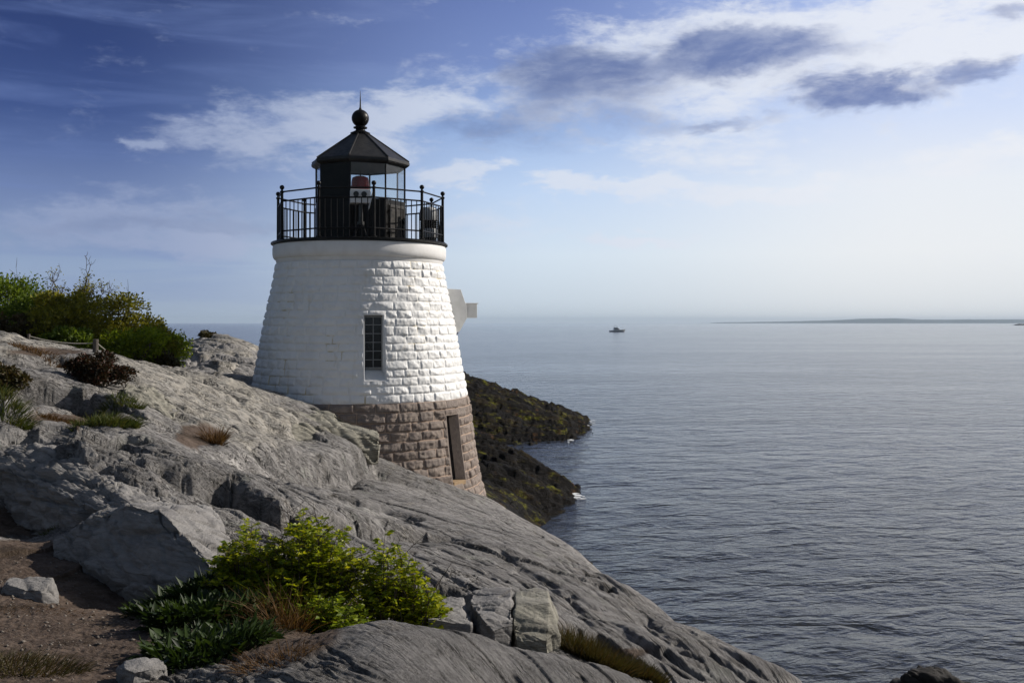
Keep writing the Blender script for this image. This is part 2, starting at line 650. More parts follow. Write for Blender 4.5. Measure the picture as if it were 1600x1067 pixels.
def seg_dist(pts, x, y):
    """signed distance (positive on the viewer's side) to an open polyline and the position along it 0..1"""
    best = np.full(x.shape, 1e9)
    sgn = np.ones(x.shape)
    par = np.zeros(x.shape)
    ln = np.hypot(*np.diff(pts, axis=0).T)
    tot, acc = ln.sum(), 0.0
    for i in range(len(pts) - 1):
        a, b = pts[i], pts[i + 1]
        e = b - a
        t = np.clip(((x - a[0]) * e[0] + (y - a[1]) * e[1]) / (e @ e), 0, 1)
        px, py = x - a[0] - t * e[0], y - a[1] - t * e[1]
        dd = np.hypot(px, py)
        m = dd < best
        best = np.where(m, dd, best)
        sgn = np.where(m, np.sign(e[1] * (x - a[0]) - e[0] * (y - a[1])), sgn)
        par = np.where(m, (acc + t * ln[i]) / tot, par)
        acc += ln[i]
    return best * sgn, par


warp = fbm(X * 0.9, Y * 0.9, 3, 40)
_b1 = voro(X * 1.3 + 0.3 * warp, Y * 0.8, None, 5)[2][0] - 0.5
_b2 = voro(X * 3.6, Y * 2.4, None, 6)[2][0] - 0.5
jag = 0.30 * _b1 + 0.14 * _b2
quartz = np.zeros_like(Z)


def feature(pts, h=0.0, w=0.08, decay=1.2, crack=0.0, cw=0.06, q=False, wob=0.12):
    """ledge of height h (ground on the viewer's side drops) and/or a crack along an image polyline"""
    global Z, quartz
    pu = poly_ud(pts)
    xy = np.stack(to_xy(pu[:, 0], pu[:, 1]), -1)
    lo, hi = xy.min(0) - 4 * decay, xy.max(0) + 4 * decay
    m = (X > lo[0]) & (X < hi[0]) & (Y > lo[1]) & (Y < hi[1])
    x, y = X[m], Y[m]
    sd, par = seg_dist(xy, x, y)
    dm = float(pu[:, 1].mean())
    kf = 0.004 if dm < 12.5 else 0.009
    w, cw = max(w, kf * dm), max(cw, kf * dm)
    sd = sd + warp[m] * wob + jag[m] * min(0.35, wob * 3)
    end = sstep(par, 0.0, 0.08) * sstep(par, 1.0, 0.90)
    dz = np.zeros_like(x)
    if h:
        dz -= h * sstep(sd, -w, w) * np.exp(-np.maximum(sd, 0) / decay) * end
    if crack:
        dz -= crack * np.exp(-(sd / cw) ** 2) * end * (0.6 + 0.8 * np.clip(perlin(x * 2.2, y * 2.2, 77) + 0.4, 0, 1))
    if q:
        quartz[m] = np.maximum(quartz[m], end * np.exp(-((sd + 0.08) / 0.12) ** 2))
    Z[m] += dz


feature([(235, 715), (300, 728), (350, 735), (400, 760), (440, 790), (520, 797), (600, 806), (660, 815), (720, 824)], h=0.34, w=0.07, decay=1.0, crack=0.16, cw=0.10)
feature([(300, 702), (380, 714), (470, 736), (560, 765), (640, 786)], h=0.22, w=0.06, decay=0.8, crack=0.2, cw=0.12, q=True)
feature([(440, 722), (520, 735), (600, 768), (680, 800)], h=0.12, decay=0.6, crack=0.12, cw=0.1)
feature([(345, 692), (400, 698), (470, 706), (540, 712), (592, 710)], h=0.62, w=0.14, decay=1.6, crack=0.15, cw=0.15)
feature([(360, 655), (430, 668), (490, 660)], h=0.22, w=0.1, decay=0.8, crack=0.14, cw=0.1)
feature([(-40, 588), (60, 600), (110, 606), (180, 630), (240, 655)], h=0.34, w=0.1, decay=1.0, crack=0.12, cw=0.1)
feature([(180, 608), (220, 622), (262, 650)], h=0.34, w=0.1, decay=0.9, crack=0.2, cw=0.14)
feature([(-40, 548), (40, 556), (100, 560)], h=0.25, w=0.1, decay=0.8, crack=0.05)
feature([(-40, 640), (40, 650), (110, 668), (200, 684), (260, 700)], h=0.14, w=0.1, decay=0.6, crack=0.05)
feature([(-30, 700), (40, 720), (80, 745), (100, 800)], h=0.3, w=0.12, decay=0.8, crack=0.2, cw=0.12)
feature([(150, 730), (200, 760), (230, 800)], h=0.10, w=0.12, decay=0.6, crack=0.08, cw=0.1)
feature([(270, 800), (300, 850), (330, 900)], h=0.05, w=0.05, decay=0.4, crack=0.09, cw=0.05)
feature([(800, 870), (900, 935), (1000, 1000), (1080, 1050)], h=0.03, decay=0.5, crack=0.05, cw=0.05)
feature([(990, 960), (1060, 1010), (1110, 1040)], h=0.02, decay=0.5, crack=0.07, cw=0.05)
feature([(690, 905), (720, 925), (800, 945), (870, 968), (930, 985), (1010, 1040)], h=0.28, w=0.08, decay=0.7, crack=0.16, cw=0.08)
feature([(640, 900), (690, 945), (740, 985)], crack=0.14, cw=0.06)
feature([(88, 850), (130, 822), (205, 792), (255, 806), (300, 852), (342, 897)], h=0.16, w=0.05, decay=0.5, wob=0.06)
feature([(300, 560), (340, 552), (390, 556)], h=0.3, w=0.2, decay=1.0, crack=0.2, cw=0.2)
feature([(290, 545), (330, 570), (350, 600)], h=0.5, w=0.2, decay=1.5)
feature([(360, 585), (395, 560), (412, 548)], h=0.5, w=0.2, decay=1.4, crack=0.3, cw=0.25)
for k in range(64):       # small split lines running down the long slope
    u0 = 560 + RNG.uniform(0, 560)
    t = (u0 - 560) / 560
    v0 = 770 + t * 190 + RNG.uniform(-10, 110)
    ln_ = RNG.uniform(30, 110)
    sl = 0.45 + 0.35 * t + RNG.uniform(-0.08, 0.08)
    feature([(u0, v0), (u0 + ln_ / 2, v0 + ln_ / 2 * sl + RNG.uniform(-3, 3)), (u0 + ln_, v0 + ln_ * sl)], h=RNG.uniform(0.0, 0.03), w=0.02, decay=0.25,
            crack=RNG.uniform(0.02, 0.055), cw=0.022, wob=0.04)
# square sockets broken out along the rim
for (u0, v0) in ((817, 813), (842, 830), (863, 845), (893, 870), (925, 898), (950, 916)):
    d0 = base_hit(u0, v0)
    x0, y0 = to_xy(u0, d0)
    q_ = np.maximum(np.abs((X - x0) / 0.09), np.abs((Y - y0) / 0.22))
    Z -= 0.15 * sstep(q_, 1.15, 0.85)

ground_G = Z.copy()                      # before the fine relief
# ---- foliation: saw-tooth steps whose strike turns from across the view (left) to along the rim (right)
gx = np.array([-900, 0, 300, 600, 800, 1000, 1200, 2500.])
gp = np.array([0.0003, 0.0003, 0.0005, 0.0009, 0.0014, 0.0020, 0.0021, 0.0021])
ul = np.linspace(-900, 2500, 1400)
G_int = np.concatenate([[0], np.cumsum(np.interp(0.5 * (ul[1:] + ul[:-1]), gx, gp) * np.diff(ul))])
PHI = LD + np.interp(U, ul, G_int)
far = np.clip(D / 10.0, 0.5, 3.2)
SS = U / 150.0
relief = np.zeros_like(Z)
for per, amp, sd_ in ((0.11, 0.070, 1), (0.047, 0.034, 5), (0.021, 0.014, 9)):
    ph = (PHI + 0.16 * Z) / per + 0.9 * fbm(SS * 0.9, PHI * 7, 3, 100 + sd_)
    saw = 1 - (ph - np.floor(ph))
    saw = np.where(saw > 0.9, (1 - saw) / 0.1, saw / 0.9)
    mod = 1.2 * sstep(perlin(SS * 0.8 + sd_ * 7.3, PHI / per * 0.30, 60 + sd_) + 0.6 * perlin(SS * 3.1, PHI / per * 0.8, 90 + sd_), 0.0, 0.38)
    relief += amp * saw * mod
relief *= 0.45 * np.sqrt(far) * (0.5 + 0.5 * sstep(D, 5.5, 7.5))
TT = PHI + 0.16 * Z
broken = sstep(fbm(X * 0.45, Y * 0.35, 3, 61) + 0.2 * sstep(U, 420, 150) - 0.22 * sstep(U, 480, 640) * sstep(D, 24, 20), -0.05, 0.35)
calm = (1 - 0.68 * sstep(U, 430, 620) * sstep(D, 30, 24)) * (1 - 0.35 * sstep(D, 7.0, 5.5))
for (ka, kb, off, tilt, ck, cwid, sd_) in ((0.8, 24.0, 0.050, 0.10, 0.050, 0.06, 1), (2.2, 62.0, 0.020, 0.045, 0.022, 0.09, 2), (5.5, 150.0, 0.009, 0.02, 0.008, 0.14, 3)):
    wq = 0.35 * fbm(SS * ka * 0.8, TT * kb * 0.5, 2, 160 + sd_)
    d1, d2, rr, ox, oy = voro(SS * ka + 0.25 * TT * kb + wq, TT * kb + wq, None, 20 + sd_)
    on = sstep(rr[2] + 0.55 * broken, 0.55, 0.75)
    pl = off * (rr[0] - 0.5) * 2 + tilt * ((rr[1] - 0.5) * ox + (rr[0] - 0.5) * oy)
    relief += np.sqrt(far) * (pl * on - ck * np.exp(-((d2 - d1) / cwid) ** 2) * (0.25 + 0.75 * on))
slabm = 1 - 0.6 * sstep(U, 430, 620) * sstep(D, 30, 24)
lump = (0.09 * fbm(X * 0.55, Y * 0.55, 3, 20) + 0.026 * fbm(X * 2.4, Y * 2.4, 4, 25) + 0.011 * fbm(X * 9, Y * 9, 3, 31)) * slabm
tq = (-0.42 * X + 0.9 * Y) / 2.4 + 0.8 * fbm(X * 0.09, Y * 0.25, 3, 59)
fr_ = tq - np.floor(tq)
lump += 0.40 * (np.where(fr_ < 0.3, fr_ / 0.3, (1 - fr_) / 0.7) - 0.5) * sstep(D, 38, 46) * sstep(U, 600, 700)
lump += 0.14 * (lambda q: np.where(q < 0.3, q / 0.3, (1 - q) / 0.7))(tq * 7.7 + 1.1 * warp - np.floor(tq * 7.7 + 1.1 * warp)) * sstep(D, 38, 46) * sstep(U, 600, 700)
lump += 0.30 * (lambda q: np.where(q < 0.3, q / 0.3, (1 - q) / 0.7))(tq * 3.3 + 0.7 * warp - np.floor(tq * 3.3 + 0.7 * warp)) * sstep(D, 38, 46) * sstep(U, 600, 700)
relief *= 1 - 0.3 * sstep(D, 36, 42)
ridge_n = 1 - np.abs(fbm(X * 0.10 + Y * 0.03, Y * 0.42 + X * 0.15, 4, 57)) * 2
lump += 0.22 * (ridge_n - 0.75) * sstep(D, 38, 55)
lump += (0.12 * fbm(X * 0.22, Y * 0.22, 4, 50) - 0.14 * np.abs(fbm(X * 0.35, Y * 0.5, 4, 54))) * sstep(D, 30, 55)

VV = HOR + (EYE - Z) / D * F            # image row, used to hand out soil and lichen


def zone(lst):
    tot = np.zeros_like(Z)
    for (u, v, ru, rv) in lst:
        tot = np.maximum(tot, 1.25 - np.hypot((U - u) / ru, (VV - v) / rv))
    return tot


edge_n = 0.35 * fbm(X * 1.3, Y * 1.3, 4, 70)
dirt = sstep(zone([(90, 955, 160, 75), (60, 900, 100, 40), (40, 865, 70, 25), (0, 1020, 260, 75), (200, 1000, 90, 60), (310, 680, 40, 17),
                   (120, 656, 75, 10), (80, 551, 60, 7), (430, 985, 90, 45), (150, 930, 60, 30), (300, 960, 90, 60), (20, 815, 60, 20), (960, 1022, 60, 10)]) + edge_n, 0.15, 0.45)
dirt = dirt * (D < 22)
grove = sstep(D, 21.5, 23.5) * sstep(D, 46, 40) * sstep(U + 40 * edge_n, 285, 262)
dirt = np.maximum(dirt, grove)
pale = sstep(zone([(230, 590, 110, 38), (330, 630, 110, 42), (420, 668, 90, 32), (40, 540, 110, 18), (360, 560, 80, 40)]) + edge_n, 0.1, 0.6)
weed = sstep(-(Z + 0.3 * edge_n * 3), -6.5, -5.0) * sstep(D, 36, 42) + sstep(-(Z + edge_n), -2.6, -1.6) * sstep(D, 26, 30)
weed = np.clip(weed, 0, 1)
wet = sstep(-Z, -1.6, -0.5) * sstep(D, 36, 28)
soft = 1 - 0.85 * dirt
Z = Z + relief * calm * soft * (1 - 0.4 * grove) + lump * (1 - 0.5 * dirt) + 0.012 * dirt * fbm(X * 22, Y * 22, 2, 90)
Z = np.maximum(Z, -2.6)


def ground(u=None, d=None, x=None, y=None):
    """ground height with the fine relief, at image column u and distance d or at world x, y"""
    if x is not None:
        d = y
        u = 800 + F * x / y
    l = math.log(d)
    i = min(max(np.searchsorted(gu, u) - 1, 0), len(gu) - 2)
    j = min(max(np.searchsorted(gl, l) - 1, 0), len(gl) - 2)
    a = (u - gu[i]) / (gu[i + 1] - gu[i])
    b = (l - gl[j]) / (gl[j + 1] - gl[j])
    return float((Z[j, i] * (1 - a) + Z[j, i + 1] * a) * (1 - b) + (Z[j + 1, i] * (1 - a) + Z[j + 1, i + 1] * a) * b)


def hit(u, v):
    """first point of the bedrock seen at an image position of the survey photo"""
    i = min(max(int(np.searchsorted(gu, u)), 0), len(gu) - 1)
    zc = Z[:, i]
    dd = np.exp(gl)
    k = int(np.argmax((zc > EYE - (v - HOR) / F * dd) & (dd > 2.5)))
    d = float(dd[k])
    return Vector(((u - 800) / F * d, d, float(zc[k])))


# ---- rock material
mrock, t, b = newmat('bedrock')
A = {k: t.new('ShaderNodeAttribute', attribute_name=k).outputs['Fac'] for k in ('dirt', 'pale', 'weed', 'quartz', 'wet')}
st = t.new('ShaderNodeAttribute', attribute_name='strata').outputs['Vector']
co = t.new('ShaderNodeTexCoord').outputs['Object']
big = t.noise(co, 0.7, 5, 0.6)
med = t.noise(co, 4.0, 7, 0.65)
st1 = t.noise(t.vmath('MULTIPLY', st, (2.2, 8.0, 1.0)), 2.4, 9, 0.72, 0.0)
st2 = t.noise(t.vmath('MULTIPLY', st, (1.5, 8.0, 1.0)), 3.4, 3, 0.55, 0.25)
st3 = t.noise(t.vmath('MULTIPLY', st, (1.7, 8.0, 1.0)), 8.5, 3, 0.6, 0.25)
split = t.math('MULTIPLY', t.ss(t.math('ABSOLUTE', t.math('SUBTRACT', st2, 0.5)), 0.0, 0.026, 1.0, 0.0), t.ss(med, 0.42, 0.56))
split2 = t.math('MULTIPLY', t.ss(t.math('ABSOLUTE', t.math('SUBTRACT', st3, 0.5)), 0.0, 0.045, 1.0, 0.0), t.ss(t.noise(co, 3.1, 5, 0.6), 0.42, 0.56))
split = t.math('MAXIMUM', split, t.math('MULTIPLY', split2, 0.8))
grain = t.noise(co, 38.0, 6, 0.7)
crk = t.new('ShaderNodeTexVoronoi', feature='DISTANCE_TO_EDGE')
crk.inputs['Scale'].default_value = 1.0
t.put(crk.inputs['Vector'], t.vmath('ADD', t.vmath('MULTIPLY', st, (1.0, 4.6, 0.3)), t.vmath('MULTIPLY', t.noise(st, 2.0, 4, 0.6, color=True), (0.9, 0.9, 0.0))))
crack = t.math('MULTIPLY', t.ss(crk.outputs['Distance'], 0.0, 0.035, 1.0, 0.0), t.ss(med, 0.42, 0.62))
col = t.mix(t.ss(big, 0.3, 0.7), (0.205, 0.196, 0.188, 1), (0.285, 0.272, 0.258, 1))
col = t.mix(t.ss(st1, 0.38, 0.62, 0.0, 0.75), col, (0.160, 0.154, 0.152, 1))
col = t.mix(t.ss(med, 0.52, 0.75, 0.0, 0.55), col, (0.33, 0.30, 0.255, 1))
col = t.mix(t.math('MULTIPLY', t.ss(grain, 0.5, 0.75), 0.5), col, (0.38, 0.36, 0.33, 1))
col = t.mix(t.ss(t.noise(co, 1.6, 6, 0.7), 0.56, 0.68, 0.0, 0.45), col, (0.235, 0.245, 0.21, 1))
palec = t.mix(t.ss(med, 0.35, 0.65), (0.355, 0.33, 0.285, 1), (0.28, 0.27, 0.25, 1))
palec = t.mix(t.ss(st1, 0.5, 0.66, 0.0, 0.7), palec, (0.15, 0.14, 0.125, 1))
col = t.mix(t.math('MULTIPLY', A['pale'], 0.9), col, palec)
col = t.mix(t.math('MULTIPLY', A['quartz'], t.ss(med, 0.4, 0.55)), col, (0.46, 0.44, 0.42, 1))
col = t.mix(t.math('MULTIPLY', crack, 0.85), col, (0.035, 0.033, 0.032, 1))
soilc = t.mix(t.ss(t.noise(co, 5, 6, 0.7), 0.35, 0.65), (0.070, 0.048, 0.035, 1), (0.11, 0.080, 0.060, 1))
soilc = t.mix(t.ss(t.noise(co, 60, 3, 0.7), 0.55, 0.75), soilc, (0.17, 0.143, 0.118, 1))
soilc = t.mix(t.ss(t.noise(co, 2.1, 6, 0.7), 0.52, 0.62), soilc, (0.055, 0.038, 0.025, 1))
col = t.mix(t.math('MULTIPLY', split, 0.9), col, (0.04, 0.037, 0.035, 1))
col = t.mix(A['dirt'], col, soilc)
wrm = t.new('ShaderNodeMapping')
wrm.inputs['Rotation'].default_value = (0, 0, rad(-25))
wrm.inputs['Scale'].default_value = (0.30, 1.1, 1.6)
t.put(wrm.inputs['Vector'], co)
wn_ = t.noise(wrm.outputs[0], 0.8, 7, 0.72)
weedc = t.mix(t.ss(wn_, 0.50, 0.60), (0.006, 0.005, 0.0045, 1), t.mix(t.ss(t.noise(co, 1.4, 6, 0.7), 0.48, 0.62), (0.022, 0.015, 0.005, 1), (0.12, 0.12, 0.010, 1)))
weedc = t.mix(t.ss(t.noise(co, 0.9, 7, 0.7), 0.60, 0.66), weedc, (0.05, 0.026, 0.010, 1))
weedc = t.mix(t.ss(t.noise(t.vmath('MULTIPLY', co, (0.25, 1.2, 1.2)), 1.0, 6, 0.7), 0.60, 0.70), weedc, (0.022, 0.021, 0.020, 1))
col = t.mix(A['weed'], col, weedc)
col = t.mix(A['wet'], col, (0.03, 0.028, 0.02, 1))
t.put(b.inputs['Base Color'], col)
t.put(b.inputs['Roughness'], t.math('SUBTRACT', 0.88, t.math('MULTIPLY', A['weed'], 0.1)))
t.put(b.inputs['Specular IOR Level'], t.math('SUBTRACT', 0.28, t.math('MULTIPLY', A['weed'], 0.18)))
hgt = t.math('SUBTRACT', t.math('MULTIPLY', st1, 0.030), t.math('MULTIPLY', split, 0.024))
hgt = t.math('ADD', hgt, t.math('MULTIPLY', med, 0.016))
hgt = t.math('ADD', hgt, t.math('MULTIPLY', grain, 0.008))
hgt = t.math('SUBTRACT', hgt, t.math('MULTIPLY', crack, 0.020))
hgt = t.math('MULTIPLY', hgt, t.math('SUBTRACT', 1.0, t.math('MULTIPLY', A['dirt'], 0.75)))
hgt = t.math('ADD', hgt, t.math('MULTIPLY', t.math('MULTIPLY', wn_, A['weed']), 0.35))
t.put(b.inputs['Normal'], t.bump(hgt, 1.0, 1.0))

me = np_mesh('bedrock', np.stack([X, Y, Z], -1).reshape(-1, 3), grid_faces(*Z.shape))
for k_, a_ in (('dirt', dirt), ('pale', pale), ('weed', weed), ('quartz', quartz), ('wet', wet)):
    attr(me, k_, a_)
attr(me, 'strata', np.stack([SS, PHI * 8 + 1.3 * ground_G, ground_G * 0.15], -1), 'FLOAT_VECTOR')
struct(link('rocky_shore', me, mrock, smooth=True))

# ------------------------------------------------------------------ sea
ga = np.linspace(rad(-80), rad(80), 1100)
gs = np.linspace(math.log(5.0), math.log(15000), 1150)
AA, SL = np.meshgrid(ga, gs)
DS = np.exp(SL)
XS, YS = np.sin(AA) * DS, np.cos(AA) * DS
ZS = np.zeros_like(DS)
ca, sa = math.cos(rad(18)), math.sin(rad(18))
xr, yr = XS * ca + YS * sa, -XS * sa + YS * ca
for lam, amp, sd_ in ((7.0, 0.045, 1), (3.0, 0.032, 2), (1.4, 0.022, 3)):
    fade = sstep(DS, lam * 60, lam * 22)
    nrm = 1 - 2 * np.abs(perlin(xr / (lam * 1.5), yr / lam, 300 + sd_))
    ZS += amp * nrm * fade
msea, t, b = newmat('sea_water')
co = t.new('ShaderNodeTexCoord').outputs['Object']
rot = t.new('ShaderNodeMapping')
rot.inputs['Rotation'].default_value = (0, 0, rad(-14))
t.put(rot.inputs['Vector'], co)
q = rot.outputs[0]
n1 = t.noise(t.vmath('MULTIPLY', q, (0.95, 1.6, 1)), 1.0, 3, 0.5, 0.6)
n2 = t.noise(t.vmath('MULTIPLY', q, (2.8, 4.4, 1)), 1.0, 4, 0.6, 0.5)
n3 = t.noise(t.vmath('MULTIPLY', q, (0.06, 0.10, 1)), 1.0, 4, 0.55, 0.4)
patch = t.noise(t.vmath('MULTIPLY', co, (0.006, 0.030, 1)), 1.0, 4, 0.6, 0.8)
am = t.ss(patch, 0.36, 0.62, 0.5, 1.15)
h = t.math('ADD', t.math('MULTIPLY', n1, 0.14), t.math('MULTIPLY', n2, 0.055))
h = t.math('MULTIPLY', h, am)
n4 = t.noise(t.vmath('MULTIPLY', q, (0.34, 0.55, 1)), 1.0, 3, 0.55, 0.5)
h = t.math('ADD', h, t.math('ADD', t.math('MULTIPLY', n3, 0.4), t.math('MULTIPLY', n4, 0.34)))
b.inputs['Base Color'].default_value = (0.020, 0.022, 0.023, 1)
b.inputs['Roughness'].default_value = 0.10
b.inputs['IOR'].default_value = 1.333
b.inputs['Specular Tint'].default_value = (1.0, 0.86, 0.62, 1)
t.put(b.inputs['Normal'], t.bump(h, 1.0, 1.0))
sme = np_mesh('sea', np.stack([XS, YS, ZS], -1).reshape(-1, 3), grid_faces(*DS.shape))
struct(link('sea', sme, msea, smooth=True))

# ------------------------------------------------------------------ far shore
mland = pm('far_woodland', (0.035, 0.05, 0.03), (0.07, 0.08, 0.05), 0.004, 0.9)
ul2 = np.linspace(1110, 2300, 300)
prof = np.interp(ul2, [1090, 1130, 1180, 1230, 1300, 1350, 1400, 1440, 1500, 1600, 1800, 2100, 2600],
                 [0.1, 1.3, 1.8, 2.6, 4.2, 6.6, 7.0, 5.2, 5.4, 5.6, 6.5, 5.5, 4.0]) / F * 13800 * 1.1
prof = np.maximum(prof + 3.5 * fbm(ul2 / 30, ul2 * 0, 4, 500) * sstep(ul2, 1100, 1300), 0.5)
rows = []
for k, (dep, hh) in enumerate(((13500, -2), (13550, 0.45), (13800, 0.85), (14100, 1.0), (14500, 0.7), (15000, -2))):
    zr = np.full_like(ul2, -2.0) if hh < 0 else prof * hh
    rows.append(np.stack([(ul2 - 800) / F * dep, np.full_like(ul2, dep), zr], -1))
lm = np_mesh('far_shore', np.concatenate(rows), grid_faces(len(rows), len(ul2)))
struct(link('hills', lm, mland, smooth=True))

# ------------------------------------------------------------------ lighthouse
TX, TY = (563 - 800) / F * 27.0, 27.0
Z_TOP, Z_PAINT, Z_FOOT = 10.06, 6.52, 2.6
house = thing('lighthouse', 'squat white stone lighthouse with black lantern room standing on the rocky slope', 'lighthouse', (TX, TY, 0), math.atan2(-TX, TY))
ROT = Matrix.Rotation(math.atan2(-TX, TY), 4, 'Z')
# angles are measured from "towards the camera" (-y) turning to the right (+x)


def pol(r, a, z):
    return Vector((r * math.sin(a), -r * math.cos(a), z))


def radius(z):
    return np.interp(z, [2.0, 3.85, 4.4, 5.25, 6.3, 6.54, 7.0, 8.5, 9.6, 10.2], [3.62, 3.36, 3.2, 3.07, 2.95, 2.88, 2.80, 2.53, 2.29, 2.20])


def ashlar(name, z0, z1, ch, lmin, lmax, relief, seed, m, openings, step_z=0.02, nth=1000, joint=0.012, chips=1.0):
    """rock-faced coursed masonry with real recesses for its openings; openings: (a0, a1, zb, zt, depth, sill_rise)"""
    rg = np.random.default_rng(seed)
    th = list(np.linspace(-math.pi, math.pi, nth, endpoint=False))
    zs = list(np.arange(z0, z1 - step_z * 0.4, step_z)) + [z1]
    for (a0, a1, zb, zt, dep, rise) in openings:
        for e in (a0, a1):
            th += [e - 0.0006, e + 0.0006]
        for e in (zb, zt):
            zs += [e - 0.002, e + 0.002]
    th, zs = np.array(sorted(th)), np.array(sorted(zs))
    T, ZZ = np.meshgrid(th, zs)
    R = radius(ZZ)
    nco = max(1, int(round((z1 - z0) / ch)))
    cuts = z0 + (np.arange(nco + 1) + np.concatenate([[0], rg.uniform(-0.08, 0.08, nco - 1), [0]])) * (z1 - z0) / nco
    ci = np.clip(np.searchsorted(cuts, ZZ, side='right') - 1, 0, nco - 1)
    H = np.zeros_like(R)
    tone = np.zeros_like(R)
    dz = np.minimum(ZZ - cuts[ci], cuts[ci + 1] - ZZ)
    for c_ in range(nco):
        m_ = ci == c_
        r_ = float(radius(0.5 * (cuts[c_] + cuts[c_ + 1])))
        ed, x = [], rg.uniform(0, 0.3)
        while x < 2 * math.pi * r_ - lmin * 0.6:
            ed.append(x)
            x += rg.uniform(lmin, lmax)
        ed = np.array(ed + [ed[0] + 2 * math.pi * r_])
        s = (T[m_] + math.pi) * r_
        s = np.where(s < ed[0], s + 2 * math.pi * r_, s)
        k = np.clip(np.searchsorted(ed, s, side='right') - 1, 0, len(ed) - 2)
        w_ = ed[k + 1] - ed[k]
        hh_ = cuts[c_ + 1] - cuts[c_]
        a = (s - 0.5 * (ed[k] + ed[k + 1])) / (0.5 * w_)
        bz = (ZZ[m_] - 0.5 * (cuts[c_] + cuts[c_ + 1])) / (0.5 * hh_)
        nb = len(ed) - 1
        top = rg.uniform(0.6, 1.15, nb)
        pl = np.full(s.shape, 9.0)
        for j in range(5):
            ga_, gb_, gc_ = rg.uniform(-0.75, 0.75, nb), rg.uniform(-0.65, 0.65, nb), rg.uniform(0.75, 1.35, nb)
            pl = np.minimum(pl, gc_[k] + ga_[k] * a + gb_[k] * bz)
        pl = np.minimum(pl, top[k] + 0.25)
        de = np.minimum(np.minimum(s - ed[k], ed[k + 1] - s), dz[m_])
        edge = sstep(de, joint * 0.35, joint * 0.35 + 0.026 + 0.016 * perlin(s * 9, ZZ[m_] * 9, seed))
        hfield = relief * np.clip(pl, 0.1, 1.4) * edge
        hfield += relief * 0.42 * chips * fbm(s * 7, ZZ[m_] * 7, 4, seed + 3) * edge
        hfield += relief * 0.30 * chips * (np.abs(fbm(s * 4.5, ZZ[m_] * 5.5, 3, seed + 8)) - 0.25) * edge
        H[m_] = hfield
        tone[m_] = rg.uniform(0, 1, nb)[k] * edge - (1 - edge)
    RR = R + H
    inner = []
    for (a0, a1, zb, zt, dep, rise) in openings:
        near = (T > a0 - 0.014) & (T < a1 + 0.014) & (ZZ > zb - 0.03) & (ZZ < zt + 0.03)
        RR = np.where(near, R + relief * 0.55, RR)
        tone = np.where(near, 0.5, tone)
        ins = (T > a0) & (T < a1) & (ZZ > zb) & (ZZ < zt)
        rin = R - dep
        if rise:
            rmid = float(radius(zt)) - dep
            f_ = np.clip((ZZ - zb) / rise, 0, 1)
            rin = (R + relief * 0.3) * (1 - f_) + rmid * f_
        RR = np.where(ins, rin, RR)
    v = np.stack([RR * np.sin(T), -RR * np.cos(T), ZZ], -1).reshape(-1, 3)
    me = np_mesh(name, v, grid_faces(len(zs), len(th), wrap=True))
    attr(me, 'tone', tone)
    return link(name, me, m, house, smooth=True)


# white paint over stone, with rusty runs at a few joints
mpaint, t, b = newmat('white_masonry_paint')
co = t.new('ShaderNodeTexCoord').outputs['Object']
tone = t.new('ShaderNodeAttribute', attribute_name='tone').outputs['Fac']
n = t.noise(co, 1.4, 6, 0.6)
col = t.mix(t.ss(n, 0.35, 0.7), (0.80, 0.80, 0.79, 1), (0.72, 0.72, 0.71, 1))
rust = t.math('MULTIPLY', t.ss(t.noise(t.vmath('MULTIPLY', co, (1.6, 1.6, 0.9)), 0.9, 3, 0.6), 0.58, 0.68), t.ss(tone, -0.2, -0.6))
col = t.mix(t.math('MULTIPLY', rust, 0.8), col, (0.50, 0.40, 0.20, 1))
col = t.mix(t.math('MULTIPLY', t.ss(t.noise(co, 3.0, 7, 0.7), 0.60, 0.70), 0.25), col, (0.60, 0.57, 0.48, 1))
drip = t.ss(t.noise(t.vmath('MULTIPLY', co, (5.0, 5.0, 0.35)), 1.0, 5, 0.6), 0.56, 0.70)
col = t.mix(t.math('MULTIPLY', drip, t.ss(t.noise(co, 0.8, 3), 0.45, 0.62, 0.0, 0.5)), col, (0.56, 0.52, 0.42, 1))
chip = t.math('MULTIPLY', t.ss(t.noise(co, 9.0, 6, 0.7), 0.66, 0.70), 0.55)
col = t.mix(chip, col, (0.45, 0.42, 0.38, 1))
t.put(b.inputs['Base Color'], col)
b.inputs['Roughness'].default_value = 0.55
t.put(b.inputs['Normal'], t.bump(t.noise(co, 30, 5, 0.6), 0.35, 0.01))

mgran, t, b = newmat('brown_granite')
co = t.new('ShaderNodeTexCoord').outputs['Object']
tone = t.new('ShaderNodeAttribute', attribute_name='tone').outputs['Fac']
n = t.noise(co, 7, 7, 0.7)
col = t.ramp(tone, [(0.0, (0.16, 0.128, 0.108, 1)), (0.35, (0.25, 0.200, 0.165, 1)), (0.7, (0.20, 0.168, 0.145, 1)), (1.0, (0.31, 0.25, 0.205, 1))])
col = t.mix(t.ss(n, 0.4, 0.65, 0, 0.6), col, (0.14, 0.11, 0.10, 1))
col = t.mix(t.ss(t.noise(co, 45, 3, 0.7), 0.56, 0.7, 0, 0.5), col, (0.36, 0.30, 0.26, 1))
col = t.mix(t.ss(tone, -0.2, -0.7), col, (0.34, 0.25, 0.19, 1))
t.put(b.inputs['Base Color'], col)
b.inputs['Roughness'].default_value = 0.85
t.put(b.inputs['Normal'], t.bump(t.math('ADD', n, t.math('MULTIPLY', t.noise(co, 40, 5, 0.7), 0.4)), 0.8, 0.02))

